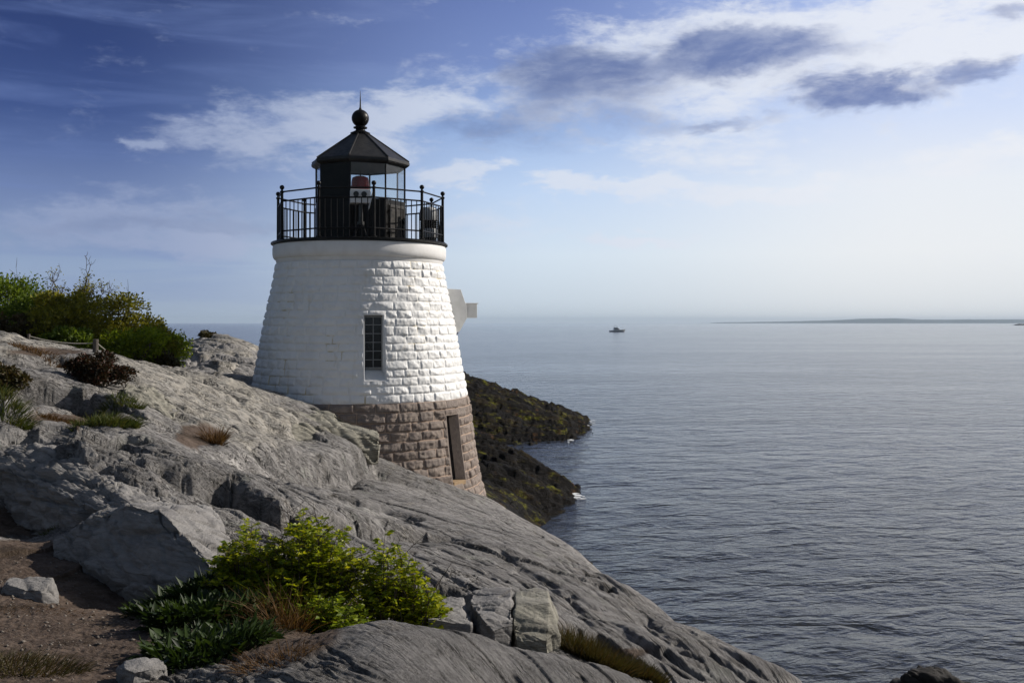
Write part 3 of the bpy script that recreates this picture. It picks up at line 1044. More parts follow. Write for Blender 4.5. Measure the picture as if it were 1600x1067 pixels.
mblack = pm('black_iron_paint', (0.005, 0.005, 0.0055), (0.009, 0.0088, 0.0086), 6, 0.4, bump=0.2, spec=0.18)
mroof = pm('black_roof_sheet', (0.016, 0.016, 0.017), (0.030, 0.029, 0.028), 5, 0.45, bump=0.25, spec=0.3)
mwhite = pm('white_gloss_paint', (0.78, 0.78, 0.77), (0.70, 0.70, 0.68), 5, 0.5, bump=0.1)
mlime = pm('cornice_paint', (0.78, 0.775, 0.765), (0.71, 0.70, 0.68), 3, 0.6, bump=0.3)
mdark = pm('recess_shade_wood', (0.008, 0.006, 0.005), (0.018, 0.013, 0.010), 10, 0.8, bump=0.3, stretch=(6, 6, 0.5))  # near-black colour stands for the dark inside the door recess
mglass, t, b = newmat('lantern_glass')
b.inputs['Base Color'].default_value = (0.9, 0.95, 0.95, 1)
b.inputs['Roughness'].default_value = 0.02
tr = t.new('ShaderNodeBsdfTransparent')
tr.inputs['Color'].default_value = (0.93, 0.95, 0.95, 1)
gl_ = t.new('ShaderNodeBsdfGlossy')
gl_.inputs['Roughness'].default_value = 0.02
t.put(gl_.inputs['Color'], t.ramp(t.noise(t.new('ShaderNodeTexCoord').outputs['Object'], 3, 4), [(0.3, (0.9, 0.9, 0.9, 1)), (0.8, (1, 1, 1, 1))]))
fr = t.new('ShaderNodeLayerWeight')
mx = t.new('ShaderNodeMixShader')
t.put(mx.inputs[0], t.math('ADD', 0.025, t.math('MULTIPLY', t.math('POWER', fr.outputs['Facing'], 4.0), 0.5)))
t.l.new(tr.outputs[0], mx.inputs[1])
t.l.new(gl_.outputs[0], mx.inputs[2])
t.l.new(mx.outputs[0], mglass.node_tree.nodes['Material Output'].inputs['Surface'])
mpane = pm('dark_window_glass', (0.010, 0.013, 0.015), (0.02, 0.024, 0.026), 2, 0.08)

WA = rad(7.6)                       # window bearing on the drum
WH = 0.245 / 2.56
win = (WA - WH, WA + WH, 7.08, 8.68, 0.20, 0.28)
wall = ashlar('painted_wall', Z_PAINT, Z_TOP, 0.205, 0.28, 0.66, 0.038, 21, mpaint, [win])
wall['label'] = 'white painted rock-faced upper wall'
DA = rad(51.0)
DH = 0.275 / 3.08
door = (DA - DH, DA + DH, 4.42, 6.14, 0.30, 0)
basew = ashlar('granite_base', Z_FOOT, Z_PAINT, 0.235, 0.30, 0.72, 0.062, 33, mgran, [door], step_z=0.022, nth=900, joint=0.012)
basew['label'] = 'unpainted brown granite lower wall'

# window: frame, mullion grid and glass
rw = 2.56 - 0.17


def wbox(mb, a, s0, s1, r0, r1, z0, z1):
    """box on the drum at bearing a: s across, r out, z up"""
    M_ = Matrix.Rotation(a, 4, 'Z')
    mb.box(s0, s1, -r1, -r0, z0, z1, M_)


fm = MB()
zb, zt = 7.36, 8.66
hw = 0.232
for s0, s1, z0, z1 in ((-hw, -hw + 0.03, zb, zt), (hw - 0.03, hw, zb, zt), (-hw + 0.03, hw - 0.03, zb, zb + 0.03), (-hw + 0.03, hw - 0.03, zt - 0.03, zt)):
    wbox(fm, WA, s0, s1, 2.33, 2.40, z0, z1)
mframe = pm('grey_window_paint', (0.22, 0.23, 0.23), (0.3, 0.3, 0.3), 12, 0.5)
wf = fm.build('window', mframe, house)
wf['label'] = 'tall narrow window of twelve dark panes'
gm = MB()
wbox(gm, WA, -0.009, 0.009, 2.352, 2.385, zb + 0.03, zt - 0.03)
for k in range(1, 6):
    z_ = zb + (zt - zb) * k / 6
    wbox(gm, WA, -hw + 0.03, -0.009, 2.355, 2.383, z_ - 0.009, z_ + 0.009)
    wbox(gm, WA, 0.009, hw - 0.03, 2.355, 2.383, z_ - 0.009, z_ + 0.009)
gm.build('glazing_bar', mframe, wf)
pmb = MB()
wbox(pmb, WA, -hw + 0.028, hw - 0.028, 2.335, 2.350, zb + 0.028, zt - 0.028)
pmb.build('pane', mpane, wf)

# doorway in the base: plank door with the recess shade put into its colour, pale sill
dm = MB()
for k in range(4):
    s0, s1 = -0.265 + k * 0.1325 + 0.003, -0.265 + (k + 1) * 0.1325 - 0.003
    Md = Matrix.Rotation(DA, 4, 'Z')
    vs = [Md @ Vector((s, -(float(radius(z)) - q), z)) for z in (4.43, 6.13) for q in (0.33, 0.265) for s in (s0, s1)]
    dm.add(vs, [(0, 2, 3, 1), (4, 5, 7, 6), (0, 1, 5, 4), (2, 6, 7, 3), (0, 4, 6, 2), (1, 3, 7, 5)])
dr = dm.build('door', mdark, house, bevel=0.006)
dr['label'] = 'plank door coloured near-black for the shade of its recess'
hm = MB()
wbox(hm, DA, -0.2, -0.17, 2.82, 2.875, 5.15, 5.35)
hm.build('handle', mblack, dr)
sm_ = MB()
wbox(sm_, DA, -0.27, 0.27, 2.94, 3.235, 4.36, 4.47)
sm_.build('door_sill', pm('ochre_stone', (0.36, 0.25, 0.14), (0.28, 0.19, 0.11), 6, 0.85, bump=0.4), house, bevel=0.01)

# cornice and gallery deck
cm = MB()
prof = [(2.10, 10.02), (2.205, 10.03), (2.225, 10.10), (2.235, 10.14)]
for k in range(9):
    a_ = math.pi / 2 * k / 8
    prof.append((2.235 + 0.085 * math.sin(a_), 10.16 + 0.16 * (1 - math.cos(a_))))
prof += [(2.32, 10.46), (2.30, 10.54), (2.27, 10.555), (2.0, 10.556)]
cm.lathe(prof, 128)
cm.build('cornice', mlime, house, smooth=True)
gd = MB()
gd.lathe([(2.0, 10.56), (2.345, 10.56), (2.365, 10.575), (2.365, 10.615), (2.345, 10.63), (0.5, 10.66)], 128)
gd.build('gallery_deck', mblack, house, smooth=True)
DECK = 10.64

# railing: ten posts with ball tops, two rails above, one low, balusters between
RP = 2.235
posts = [rad(8.6 + 36 * k) for k in range(10)]
def ring(name, z_, r_, par):
    mb = MB()
    n = 8
    vs, fs = [], []
    for a in posts:
        for j in range(n):
            q_ = 2 * math.pi * j / n
            vs.append(pol(RP + r_ * math.cos(q_), a, z_ + r_ * math.sin(q_)))
    for k in range(10):
        for j in range(n):
            fs.append((k * n + j, k * n + (j + 1) % n, ((k + 1) % 10) * n + (j + 1) % n, ((k + 1) % 10) * n + j))
    mb.add(vs, fs)
    return mb.build(name, mblack, par)


rail = ring('railing', 11.87, 0.021, house)
ring('rail', 11.63, 0.021, rail)
ring('rail', 10.86, 0.020, rail)
rail['label'] = 'black iron gallery railing'
pp = MB()
pp.lathe([(0.0, 10.62), (0.075, 10.62), (0.075, 10.66), (0.042, 10.68), (0.036, 11.84), (0.055, 11.85), (0.055, 11.89), (0.03, 11.90), (0.028, 11.93)], 12)
bb = [(0.062 * math.sin(math.pi * k / 8), 11.985 - 0.062 * math.cos(math.pi * k / 8)) for k in range(1, 9)]
pp.lathe(bb, 12)
post0 = pp.build('post', mblack, rail, smooth=True)
bm_ = MB()
bm_.lathe([(0.0, 10.64), (0.013, 10.64), (0.013, 11.63), (0.0, 11.63)], 6)
bal0 = bm_.build('baluster', mblack, rail, smooth=True)
first_p = first_b = True
for k in range(10):
    o = post0 if first_p else post0.copy()
    if not first_p:
        COL.objects.link(o)
    first_p = False
    o.location = pol(RP, posts[k], 0)
    p0, p1 = pol(RP, posts[k], 0), pol(RP, posts[(k + 1) % 10], 0)
    for j in range(1, 9):
        o = bal0 if first_b else bal0.copy()
        if not first_b:
            COL.objects.link(o)
        first_b = False
        o.location = p0.lerp(p1, j / 9)

# lantern room: octagon with one blind side, a low door and glass above black panels
RB, RE = 1.235, 1.335
oct_ = [rad(-12.5 + 45 * k) for k in range(8)]
GZ0, GZ1 = 11.74, 12.66


def facet(k):
    a, c2 = oct_[k], oct_[(k + 1) % 8]
    return pol(RB, a, 0), pol(RB, c2, 0)


def slab(mb, p0, p1, t0, t1, z0, z1, th=0.05, out=0.0):
    """upright board between parameters t0..t1 of the line p0->p1"""
    d_ = (p1 - p0)
    n_ = Vector((d_.y, -d_.x, 0)).normalized()
    a, c2 = p0 + d_ * t0 + n_ * out, p0 + d_ * t1 + n_ * out
    vs = []
    for z_ in (z0, z1):
        for q_ in (a, c2, c2 - n_ * th, a - n_ * th):
            vs.append((q_.x, q_.y, z_))
    mb.add(vs, [(0, 1, 2, 3), (7, 6, 5, 4), (0, 4, 5, 1), (1, 5, 6, 2), (2, 6, 7, 3), (3, 7, 4, 0)])


lw = MB()
for k in range(8):
    p0, p1 = facet(k)
    blind = (k == 7)
    if k != 1:
        slab(lw, p0, p1, 0.0, 1.0, DECK - 0.02, 12.70 if blind else GZ0)
    else:
        slab(lw, p0, p1, 0.0, 0.10, DECK - 0.02, GZ0)
        slab(lw, p0, p1, 0.90, 1.0, DECK - 0.02, GZ0)
        slab(lw, p0, p1, 0.10, 0.90, GZ0 - 0.12, GZ0)
    if not blind:
        slab(lw, p0, p1, 0.0, 1.0, GZ1, 12.72)
        if k != 1:
            for s0, s1 in ((0.06, 0.48), (0.52, 0.94)):
                slab(lw, p0, p1, s0, s1, DECK + 0.12, GZ0 - 0.14, 0.02, 0.018)
lwo = lw.build('lantern_wall', mblack, house)
lwo['label'] = 'black lantern room wall with one blind side'
first = None
for k in range(7):
    p0, p1 = facet(k)
    g = MB()
    slab(g, p0, p1, 0.03, 0.97, GZ0 + 0.005, GZ1 - 0.005, 0.010, -0.02)
    g.build('glass_pane', mglass, house)
mm = MB()
mm.lathe([(0.0, GZ0 - 0.02), (0.024, GZ0 - 0.02), (0.024, GZ1 + 0.02), (0.0, GZ1 + 0.02)], 8)
mul0 = mm.build('mullion', mblack, house)
for k in range(8):
    o = mul0 if k == 0 else mul0.copy()
    if k:
        COL.objects.link(o)
    o.location = pol(RB - 0.02, oct_[k], 0)
p0, p1 = facet(1)
ld = MB()
slab(ld, p0, p1, 0.105, 0.895, DECK + 0.03, GZ0 - 0.125, 0.045, 0.022)
for s0, s1 in ((0.13, 0.17), (0.83, 0.87), (0.47, 0.53)):
    slab(ld, p0, p1, s0, s1, DECK + 0.05, GZ0 - 0.15, 0.02, 0.042)
for z0, z1 in ((DECK + 0.05, DECK + 0.11), (GZ0 - 0.21, GZ0 - 0.15)):
    slab(ld, p0, p1, 0.17, 0.47, z0, z1, 0.02, 0.042)
    slab(ld, p0, p1, 0.53, 0.83, z0, z1, 0.02, 0.042)
ldo = ld.build('lantern_door', pm('weathered_black_paint', (0.014, 0.013, 0.012), (0.045, 0.041, 0.037), 7, 0.5, bump=0.3, spec=0.25), house, bevel=0.004)
ldo['label'] = 'low weathered panelled door below the glass'
for z_ in (DECK + 0.22, GZ0 - 0.32):
    hg = MB()
    slab(hg, p0, p1, 0.10, 0.19, z_, z_ + 0.05, 0.03, 0.07)
    hg.build('hinge', mblack, ldo)
hg = MB()
slab(hg, p0, p1, 0.80, 0.86, DECK + 0.5, DECK + 0.62, 0.03, 0.075)
hg.build('handle', mblack, ldo)

# roof
rf = MB()
vs = []
for r_, z_ in ((RE - 0.10, 12.66), (RE - 0.02, 12.70), (RE + 0.015, 12.74), (RE + 0.015, 12.80), (RE - 0.01, 12.83), (0.23, 13.60), (0.20, 13.62)):
    vs += [pol(r_, a, z_) for a in oct_]
fs = []
for i in range(6):
    for k in range(8):
        fs.append((i * 8 + k, i * 8 + (k + 1) % 8, (i + 1) * 8 + (k + 1) % 8, (i + 1) * 8 + k))
fs.append(tuple(48 + k for k in range(8)))
rf.add(vs, fs)
for a in oct_:
    rf.tube([pol(RE + 0.0, a, 12.835), pol(0.24, a, 13.60)], 0.018, 5)
roof = rf.build('roof', mroof, house)
roof['label'] = 'black eight-sided roof'
ce = MB()
ce.add([pol(RE - 0.12, a, 12.675) for a in oct_] + [pol(0.25, a, 13.40) for a in oct_],
       [(k, (k + 1) % 8, 8 + (k + 1) % 8, 8 + k) for k in range(8)] + [tuple(8 + k for k in range(8))])
ce.build('ceiling', pm('grey_ceiling_paint', (0.52, 0.53, 0.53), (0.45, 0.46, 0.46), 4, 0.7), roof)
vb = MB()
vb.lathe([(0.0, 13.58), (0.26, 13.58), (0.27, 13.63), (0.20, 13.66), (0.13, 13.70), (0.12, 13.74), (0.185, 13.76), (0.185, 13.79), (0.12, 13.81), (0.14, 13.84), (0.0, 13.86)], 24)
vb.lathe([(max(0.235 * math.sin(math.pi * k / 18), 1e-4), 14.03 - 0.235 * math.cos(math.pi * k / 18)) for k in range(0, 19)], 28)
vb.build('ventilator_ball', mblack, roof, smooth=True)
sp = MB()
sp.lathe([(0.0, 14.24), (0.055, 14.25), (0.03, 14.31), (0.022, 14.34), (0.016, 14.5), (0.004, 14.78), (0.0, 14.79)], 10)
sp.build('lightning_rod', mblack, roof, smooth=True)

# white boards of the old bell housing on the seaward side
bx = MB()
out = [(2.15, 9.45), (2.76, 9.42), (2.93, 8.92), (2.93, 8.62), (2.72, 8.24), (2.40, 8.22)]
vs = [(x, y, z) for y in (0.25, 1.15) for x, z in out]
bx.add(vs, [tuple(range(5, -1, -1)), tuple(range(6, 12))] + [(k, (k + 1) % 6, 6 + (k + 1) % 6, 6 + k) for k in range(6)])
bxo = bx.build('bell_housing', mwhite, house, bevel=0.01)
bxo['label'] = 'white boxed housing jutting from the seaward side'
b2 = MB()
b2.box(2.932, 3.24, 0.45, 0.95, 8.63, 9.02)
b2.box(2.90, 3.27, 0.42, 0.98, 9.022, 9.05)
b2.build('bell_striker_box', mwhite, bxo, bevel=0.008)

# ------------------------------------------------------------------ things on the gallery and in the lantern
mred, t, b = newmat('red_acrylic')
t.put(b.inputs['Base Color'], t.mix(t.noise(t.new('ShaderNodeTexCoord').outputs['Object'], 6, 3), (0.50, 0.008, 0.012, 1), (0.36, 0.006, 0.010, 1)))
b.inputs['Roughness'].default_value = 0.35
b.inputs['Specular IOR Level'].default_value = 0.2
bea = thing('beacon_lamp', 'red plastic beacon lamp standing behind the lantern glass', 'lamp', (TX, TY, 0))
bea['label'] = 'red drum-shaped beacon lamp standing behind the lantern glass'
lz = MB()
lz.lathe([(0.0, 12.0), (0.27, 12.0), (0.265, 12.04), (0.252, 12.05), (0.246, 12.15), (0.252, 12.16), (0.238, 12.25), (0.242, 12.26), (0.228, 12.36), (0.21, 12.42), (0.12, 12.46), (0.0, 12.465)], 32)
lz.build('lens', mred, bea, smooth=True)
lz = MB()
lz.lathe([(0.0, 10.66), (0.16, 10.66), (0.16, 10.70), (0.09, 10.72), (0.09, 11.90), (0.22, 11.92), (0.25, 12.0), (0.0, 12.002)], 24)
lz.build('pedestal', pm('grey_metal', (0.3, 0.3, 0.3), (0.4, 0.4, 0.4), 6, 0.4, 0.6), bea, smooth=True)
lz = MB()
lz.lathe([(0.0, 12.46), (0.022, 12.465), (0.012, 12.52), (0.003, 12.60), (0.0, 12.605)], 8)
lz.build('bird_spike', mblack, bea)

fdp = ROT @ pol(1.62, rad(0.5), 0)
fd = thing('fog_detector', 'white box with two dark round lenses on a tripod before the lantern', 'fog sensor', (TX + fdp.x, TY + fdp.y, 10.63), rad(12))
f1_ = MB()
f1_.box(-0.27, 0.24, -0.16, 0.16, 0.90, 1.25)
fb = f1_.build('housing', mwhite, fd, bevel=0.012)
for x_ in (-0.13, 0.07):
    r_ = MB()
    r_.tube([(x_, -0.150, 1.12), (x_, -0.185, 1.12)], 0.058, 16)
    r_.tube([(x_, -0.183, 1.12), (x_, -0.190, 1.12)], 0.070, 16)
    r_.build('lens', mpane, fb, smooth=True)
f2_ = MB()
Mf = Matrix.Translation((0.262, 0, 1.05)) @ Matrix.Rotation(rad(14), 4, 'Y')
f2_.box(-0.012, 0.012, -0.16, 0.16, -0.30, 0.18, Mf)
f2_.build('side_flap', mwhite, fd)
f3_ = MB()
f3_.tube([(0, 0, 0.40), (0, 0, 0.897)], 0.055, 14)
f3_.tube([(0, 0, 0.36), (0, 0, 0.44)], 0.09, 14)
f3_.build('post', pm('dull_steel', (0.05, 0.05, 0.05), (0.09, 0.09, 0.085), 8, 0.35, 0.7), fd, smooth=True)
for a_ in (-0.9, 0.6, 2.4):
    l_ = MB()
    l_.tube([(0.05 * math.sin(a_), -0.05 * math.cos(a_), 0.40), (0.26 * math.sin(a_), -0.26 * math.cos(a_), 0.012)], 0.022, 8)
    l_.tube([(0.26 * math.sin(a_), -0.26 * math.cos(a_), 0.0), (0.26 * math.sin(a_), -0.26 * math.cos(a_), 0.02)], 0.05, 10)
    l_.build('leg', mblack, fd, smooth=True)

fsp = ROT @ Vector((1.83, -0.30, 0))
fs_ = thing('fog_signal', 'pale cylindrical fog horn with dark louvred middle at the right of the gallery', 'fog horn', (TX + fsp[0], TY + fsp[1], 10.63))
mfog = pm('fog_signal_shell', (0.50, 0.51, 0.51), (0.42, 0.42, 0.42), 5, 0.45)
s1_ = MB()
s1_.lathe([(0.0, 0.62), (0.235, 0.62), (0.245, 0.64), (0.245, 0.86), (0.23, 0.93), (0.19, 0.975), (0.1, 0.99), (0.0, 0.992)], 32)
s1_.build('cap', mfog, fs_, smooth=True)
s2_ = MB()
for k in range(4):
    s2_.lathe([(0.0, 0.42 + k * 0.05), (0.18, 0.42 + k * 0.05), (0.235, 0.41 + k * 0.05), (0.235, 0.43 + k * 0.05), (0.18, 0.455 + k * 0.05), (0.0, 0.462 + k * 0.05)], 28)
s2_.build('louvre', mblack, fs_, smooth=True)
s3_ = MB()
s3_.lathe([(0.0, 0.16), (0.235, 0.16), (0.245, 0.175), (0.245, 0.385), (0.23, 0.40), (0.0, 0.402)], 32)
s3_.build('body', mfog, fs_, smooth=True)
s4_ = MB()
s4_.lathe([(0.0, 0.0), (0.28, 0.0), (0.28, 0.03), (0.2, 0.04), (0.2, 0.158), (0.0, 0.159)], 24)
s4_.build('base', mblack, fs_, smooth=True)
s5_ = MB()
s5_.tube([(0.20, -0.12, 0.62), (0.29, -0.16, 0.58), (0.30, -0.16, 0.3), (0.31, -0.17, 0.02)], 0.016, 6)
s5_.build('cable', mblack, fs_, smooth=True)

# ------------------------------------------------------------------ boat, buoy, islet
bd_ = EYE * F / (518.5 - HOR)
bt = thing('motorboat', 'small white cabin cruiser far out on the open water', 'boat', ((964 - 800) / F * bd_, bd_, 0), rad(8))
mhull = pm('boat_hull_paint', (0.55, 0.57, 0.58), (0.45, 0.47, 0.48), 0.6, 0.4)
mcab = pm('boat_cabin_paint', (0.78, 0.78, 0.78), (0.68, 0.69, 0.70), 0.6, 0.4)
st_ = []
for (x, hw_, zk, zs_) in ((-7.0, 2.0, -0.3, 1.3), (-3, 2.2, -0.5, 1.35), (1, 2.2, -0.5, 1.6), (4.5, 1.5, -0.45, 2.0), (6.6, 0.6, 0.1, 2.3), (7.6, 0.05, 1.6, 2.45)):
    st_.append([(x, -hw_, zs_), (x, -hw_ * 0.85, 0.3 * zs_), (x, 0, zk), (x, hw_ * 0.85, 0.3 * zs_), (x, hw_, zs_)])
hb = MB()
vs = [p for s_ in st_ for p in s_]
fs = []
for i in range(5):
    for k in range(4):
        fs.append((i * 5 + k, i * 5 + k + 1, i * 5 + 6 + k, i * 5 + 5 + k))
    fs.append((i * 5 + 4, i * 5, i * 5 + 5, i * 5 + 9))
fs += [(0, 1, 2, 3, 4), (29, 28, 27, 26, 25)]
hb.add(vs, fs)
hb.build('hull', mhull, bt, smooth=True)
cb = MB()
cb.add([(-3.2, -1.6, 1.40), (2.9, -1.5, 1.55), (2.9, 1.5, 1.55), (-3.2, 1.6, 1.40), (-3.0, -1.4, 3.3), (1.4, -1.2, 3.3), (1.4, 1.2, 3.3), (-3.0, 1.4, 3.3)],
       [(3, 2, 1, 0), (4, 5, 6, 7), (0, 1, 5, 4), (1, 2, 6, 5), (2, 3, 7, 6), (3, 0, 4, 7)])
cbo = cb.build('cabin', mcab, bt, bevel=0.06)
wb = MB()
for s_ in (-1, 1):
    wb = MB()
    wb.box(-2.6, 1.4, s_ * 1.53 - 0.06, s_ * 1.53 + 0.06, 2.25, 2.95)
    wb.build('window', mpane, cbo)
fl = MB()
fl.box(-2.8, 0.6, -1.2, 1.2, 3.303, 3.9)
fl.box(-2.9, 0.2, -1.3, 1.3, 5.0, 5.1)
for x_ in (-2.7, 0.0):
    for y_ in (-1.1, 1.1):
        fl.tube([(x_, y_, 3.9), (x_, y_, 5.0)], 0.06, 6)
fl.build('flybridge', pm('boat_canvas', (0.12, 0.13, 0.15), (0.17, 0.18, 0.2), 0.8, 0.7), bt)
ms = MB()
ms.tube([(-1.6, 0, 5.1), (-1.8, 0, 7.4)], [0.08, 0.03], 6)
ms.tube([(-2.4, 0, 6.0), (-1.0, 0, 6.0)], 0.05, 6)
ms.build('mast', mblack, bt)

bud = EYE * F / (521 - HOR)
bu = thing('channel_buoy', 'small dark buoy floating beside the white housing of the tower', 'buoy', ((714 - 800) / F * bud, bud, 0))
mbu = pm('dark_red_buoy_paint', (0.09, 0.02, 0.02), (0.05, 0.015, 0.015), 1, 0.5)
b1 = MB()
b1.lathe([(0.0, -0.6), (1.1, -0.5), (1.25, 0.1), (1.2, 0.6), (0.7, 0.75), (0.0, 0.76)], 20)
b1.build('float', mbu, bu, smooth=True)
b1 = MB()
for k in range(4):
    a_ = math.pi / 4 + k * math.pi / 2
    b1.tube([(0.75 * math.cos(a_), 0.75 * math.sin(a_), 0.7), (0.3 * math.cos(a_), 0.3 * math.sin(a_), 3.2)], 0.09, 6)
b1.lathe([(0.0, 1.9), (0.5, 1.9), (0.42, 2.6), (0.0, 2.61)], 10)
b1.build('cage', mbu, bu)
b1 = MB()
b1.lathe([(0.0, 3.1), (0.4, 3.12), (0.36, 3.5), (0.16, 3.7), (0.12, 4.2), (0.0, 4.25)], 12)
b1.build('lantern', mbu, bu, smooth=True)


def rock(name, pts, m, cuts=5, amp=0.03, freq=3.0, seed=0, loc=(0, 0, 0), strata=0.0):
    """solid rock: hull of given points, subdivided and roughened"""
    bm = bmesh.new()
    for p in pts:
        bm.verts.new(p)
    bmesh.ops.convex_hull(bm, input=list(bm.verts))
    for v in [v for v in bm.verts if not v.link_faces]:
        bm.verts.remove(v)
    for _ in range(cuts):
        bmesh.ops.subdivide_edges(bm, edges=list(bm.edges), cuts=1, use_grid_fill=True, smooth=0.0)
        bmesh.ops.triangulate(bm, faces=[f for f in bm.faces if len(f.verts) > 4])
    bm.normal_update()
    co = np.array([v.co[:] for v in bm.verts])
    no = np.array([v.normal[:] for v in bm.verts])
    a = np.array([1.0, 0.37, 0.71]) * freq
    h1 = fbm(co @ a, co @ np.array([-0.4, 1.0, 0.55]) * freq, 4, 700 + seed) * amp
    tt = (co @ np.array([0.55, 0.35, 1.0])) * freq * 1.6 + 0.8 * fbm(co[:, 0] * freq, co[:, 1] * freq, 2, 720 + seed)
    h1 += strata * (tt - np.floor(tt) - 0.5)
    e1, e2, e3 = np.array([0.85, -0.5, 0.15]), np.array([0.4, 0.5, 0.75]), np.array([-0.35, -0.7, 0.6])
    for fq, am in ((0.9, 1.6), (2.2, 0.75), (5.0, 0.3)):
        d1, d2, rr_, ox, oy = voro(co @ e1 * freq * fq * 0.30, co @ e2 * freq * fq, co @ e3 * freq * fq * 0.45, 60 + seed)
        h1 += amp * am * ((rr_[0] - 0.5) * 0.9 + (rr_[1] - 0.5) * ox * 0.8 - 0.5 * np.exp(-((d2 - d1) / 0.09) ** 2))
    co = co + no * h1[:, None]
    for v, c_ in zip(bm.verts, co):
        v.co = c_
    me = bpy.data.meshes.new(name)
    bm.to_mesh(me)
    bm.free()
    o = link(name, me, m, None, smooth=True)
    o.location = loc
    return o


def rockmat(name, c1, c2, c3):
    m, t, b = newmat(name)
    co = t.new('ShaderNodeTexCoord').outputs['Object']
    rm_ = t.new('ShaderNodeMapping')
    rm_.inputs['Rotation'].default_value = (0.5, 0.6, 0.3)
    rm_.inputs['Scale'].default_value = (1.2, 1.2, 9.0)
    t.put(rm_.inputs['Vector'], co)
    s = t.noise(rm_.outputs[0], 2.2, 8, 0.7, 0.3)
    n = t.noise(co, 5, 7, 0.68)
    col = t.mix(t.ss(n, 0.3, 0.7), (*c1, 1), (*c2, 1))
    col = t.mix(t.ss(s, 0.45, 0.65, 0, 0.7), col, (*c3, 1))
    t.put(b.inputs['Base Color'], col)
    b.inputs['Roughness'].default_value = 0.87
    h = t.math('ADD', t.math('MULTIPLY', s, 0.035), t.math('MULTIPLY', n, 0.02))
    h = t.math('ADD', h, t.math('MULTIPLY', t.noise(co, 40, 5, 0.7), 0.005))
    t.put(b.inputs['Normal'], t.bump(h, 1.0, 1.0))
    return m


mrockg = rockmat('grey_rock', (0.205, 0.196, 0.188), (0.275, 0.262, 0.248), (0.13, 0.124, 0.12))
mrockl = rockmat('lichened_rock', (0.225, 0.215, 0.175), (0.28, 0.265, 0.22), (0.12, 0.112, 0.092))
mrockw = rockmat('wet_dark_rock', (0.010, 0.009, 0.008), (0.022, 0.018, 0.014), (0.007, 0.006, 0.006))
sd_ = EYE * F / (1074 - HOR)
r = rock('sea_rock', [(-0.9, -0.6, -1.2), (1.6, -0.8, -1.2), (2.2, 1.0, -1.2), (-1.0, 0.9, -1.2), (-0.62, -0.2, 0.42), (-0.1, 0.2, 0.46), (0.5, -0.3, 0.28), (1.5, 0.1, 0.05), (2.0, 0.2, -0.2)],
         mrockw, 5, 0.12, 1.4, 4, ((1450 - 800) / F * sd_, sd_, -0.02), 0.05)
tag(r, 'dark wet rock breaking the water at the lower right edge', 'rock')
r = rock('rocky_islet', [(-40, -40, -6), (120, -40, -6), (130, 60, -6), (-40, 60, -6), (-30, 0, 1), (10, 0, 4.5), (60, 5, 8), (110, 0, 7)],
         mrockw, 4, 2.0, 0.05, 6, ((1592 - 800) / F * 3100, 3100, 0), 0.5)
tag(r, 'low dark islet far off at the right edge below the distant shore', 'islet')

# ------------------------------------------------------------------ rock blocks on the slope


def block(name, label, front, back_d, m, seed, amp=0.035, strata=0.02, sink=0.25, cat='rock', cuts=5):
    """rock whose visible outline is given as (u, v, d) points; it gets its own depth behind and is bedded in the ground"""
    P3 = [Vector(((u - 800) / F * d, d, zz(v, d))) for u, v, d in front]
    c_ = sum(P3, Vector()) / len(P3)
    ex = [p + Vector((p.x / p.y * back_d * 0.5, back_d, -0.04)) for p in P3]
    lowz = min(p.z for p in P3) - sink
    foot = [Vector((p.x, p.y, lowz)) for p in P3 + ex]
    o = rock(name, [p - c_ for p in P3 + ex + foot], m, cuts, amp, 3.2, seed, c_, strata)
    return tag(o, label, cat)


block('rock_block', 'squared greenish rock block split by an upright crack beside the heather', [(806, 946, 6.72), (858, 942, 6.78), (874, 985, 6.65), (800, 980, 6.55), (836, 934, 7.0), (856, 1000, 6.5), (806, 1000, 6.5)], 0.45, mrockl, 3, amp=0.012, strata=0.008)
block('rock_block', 'brown rough rock block left of the greenish block at the foot of the long slope', [(736, 944, 6.8), (798, 936, 6.85), (802, 972, 6.5), (764, 932, 7.0), (748, 960, 6.5), (770, 985, 6.4)], 0.45, mrockg, 5, amp=0.014, strata=0.012)
block('rock_block', 'dark gnarled rock behind the right end of the leafy shrub', [(655, 952, 6.7), (722, 948, 6.75), (736, 975, 6.45), (668, 966, 6.4)], 0.4, mrockg, 8, amp=0.014, strata=0.012)
0 and block('unused', 'large grey boulder with a dark face turned to the dirt path', [(205, 790, 7.75), (235, 796, 7.75), (300, 830, 7.6), (345, 880, 7.35), (325, 905, 7.15), (225, 916, 6.95), (130, 872, 7.25), (88, 850, 7.5), (100, 832, 7.8), (160, 800, 7.85)], 0.9, mrockg, 12, amp=0.04, strata=0.015)
def stone(label, u, v, L_, W_, H_, rot, seed):
    p = hit(u, v)
    rg = np.random.default_rng(seed)
    pts = []
    for k in range(11):
        a = 2 * math.pi * k / 11 + rg.uniform(-0.2, 0.2)
        q = rg.uniform(0.8, 1.1)
        pts.append((math.cos(a) * L_ * q, math.sin(a) * W_ * q, -0.10))
        pts.append((math.cos(a) * L_ * q * rg.uniform(0.6, 0.85), math.sin(a) * W_ * q * 0.7, H_ * rg.uniform(0.55, 1.1)))
    o = rock('stone', pts, mrockg, 4, 0.012, 5.0, seed, p, 0.008)
    o.rotation_euler = (0, 0, rot)
    return tag(o, label, 'stone')


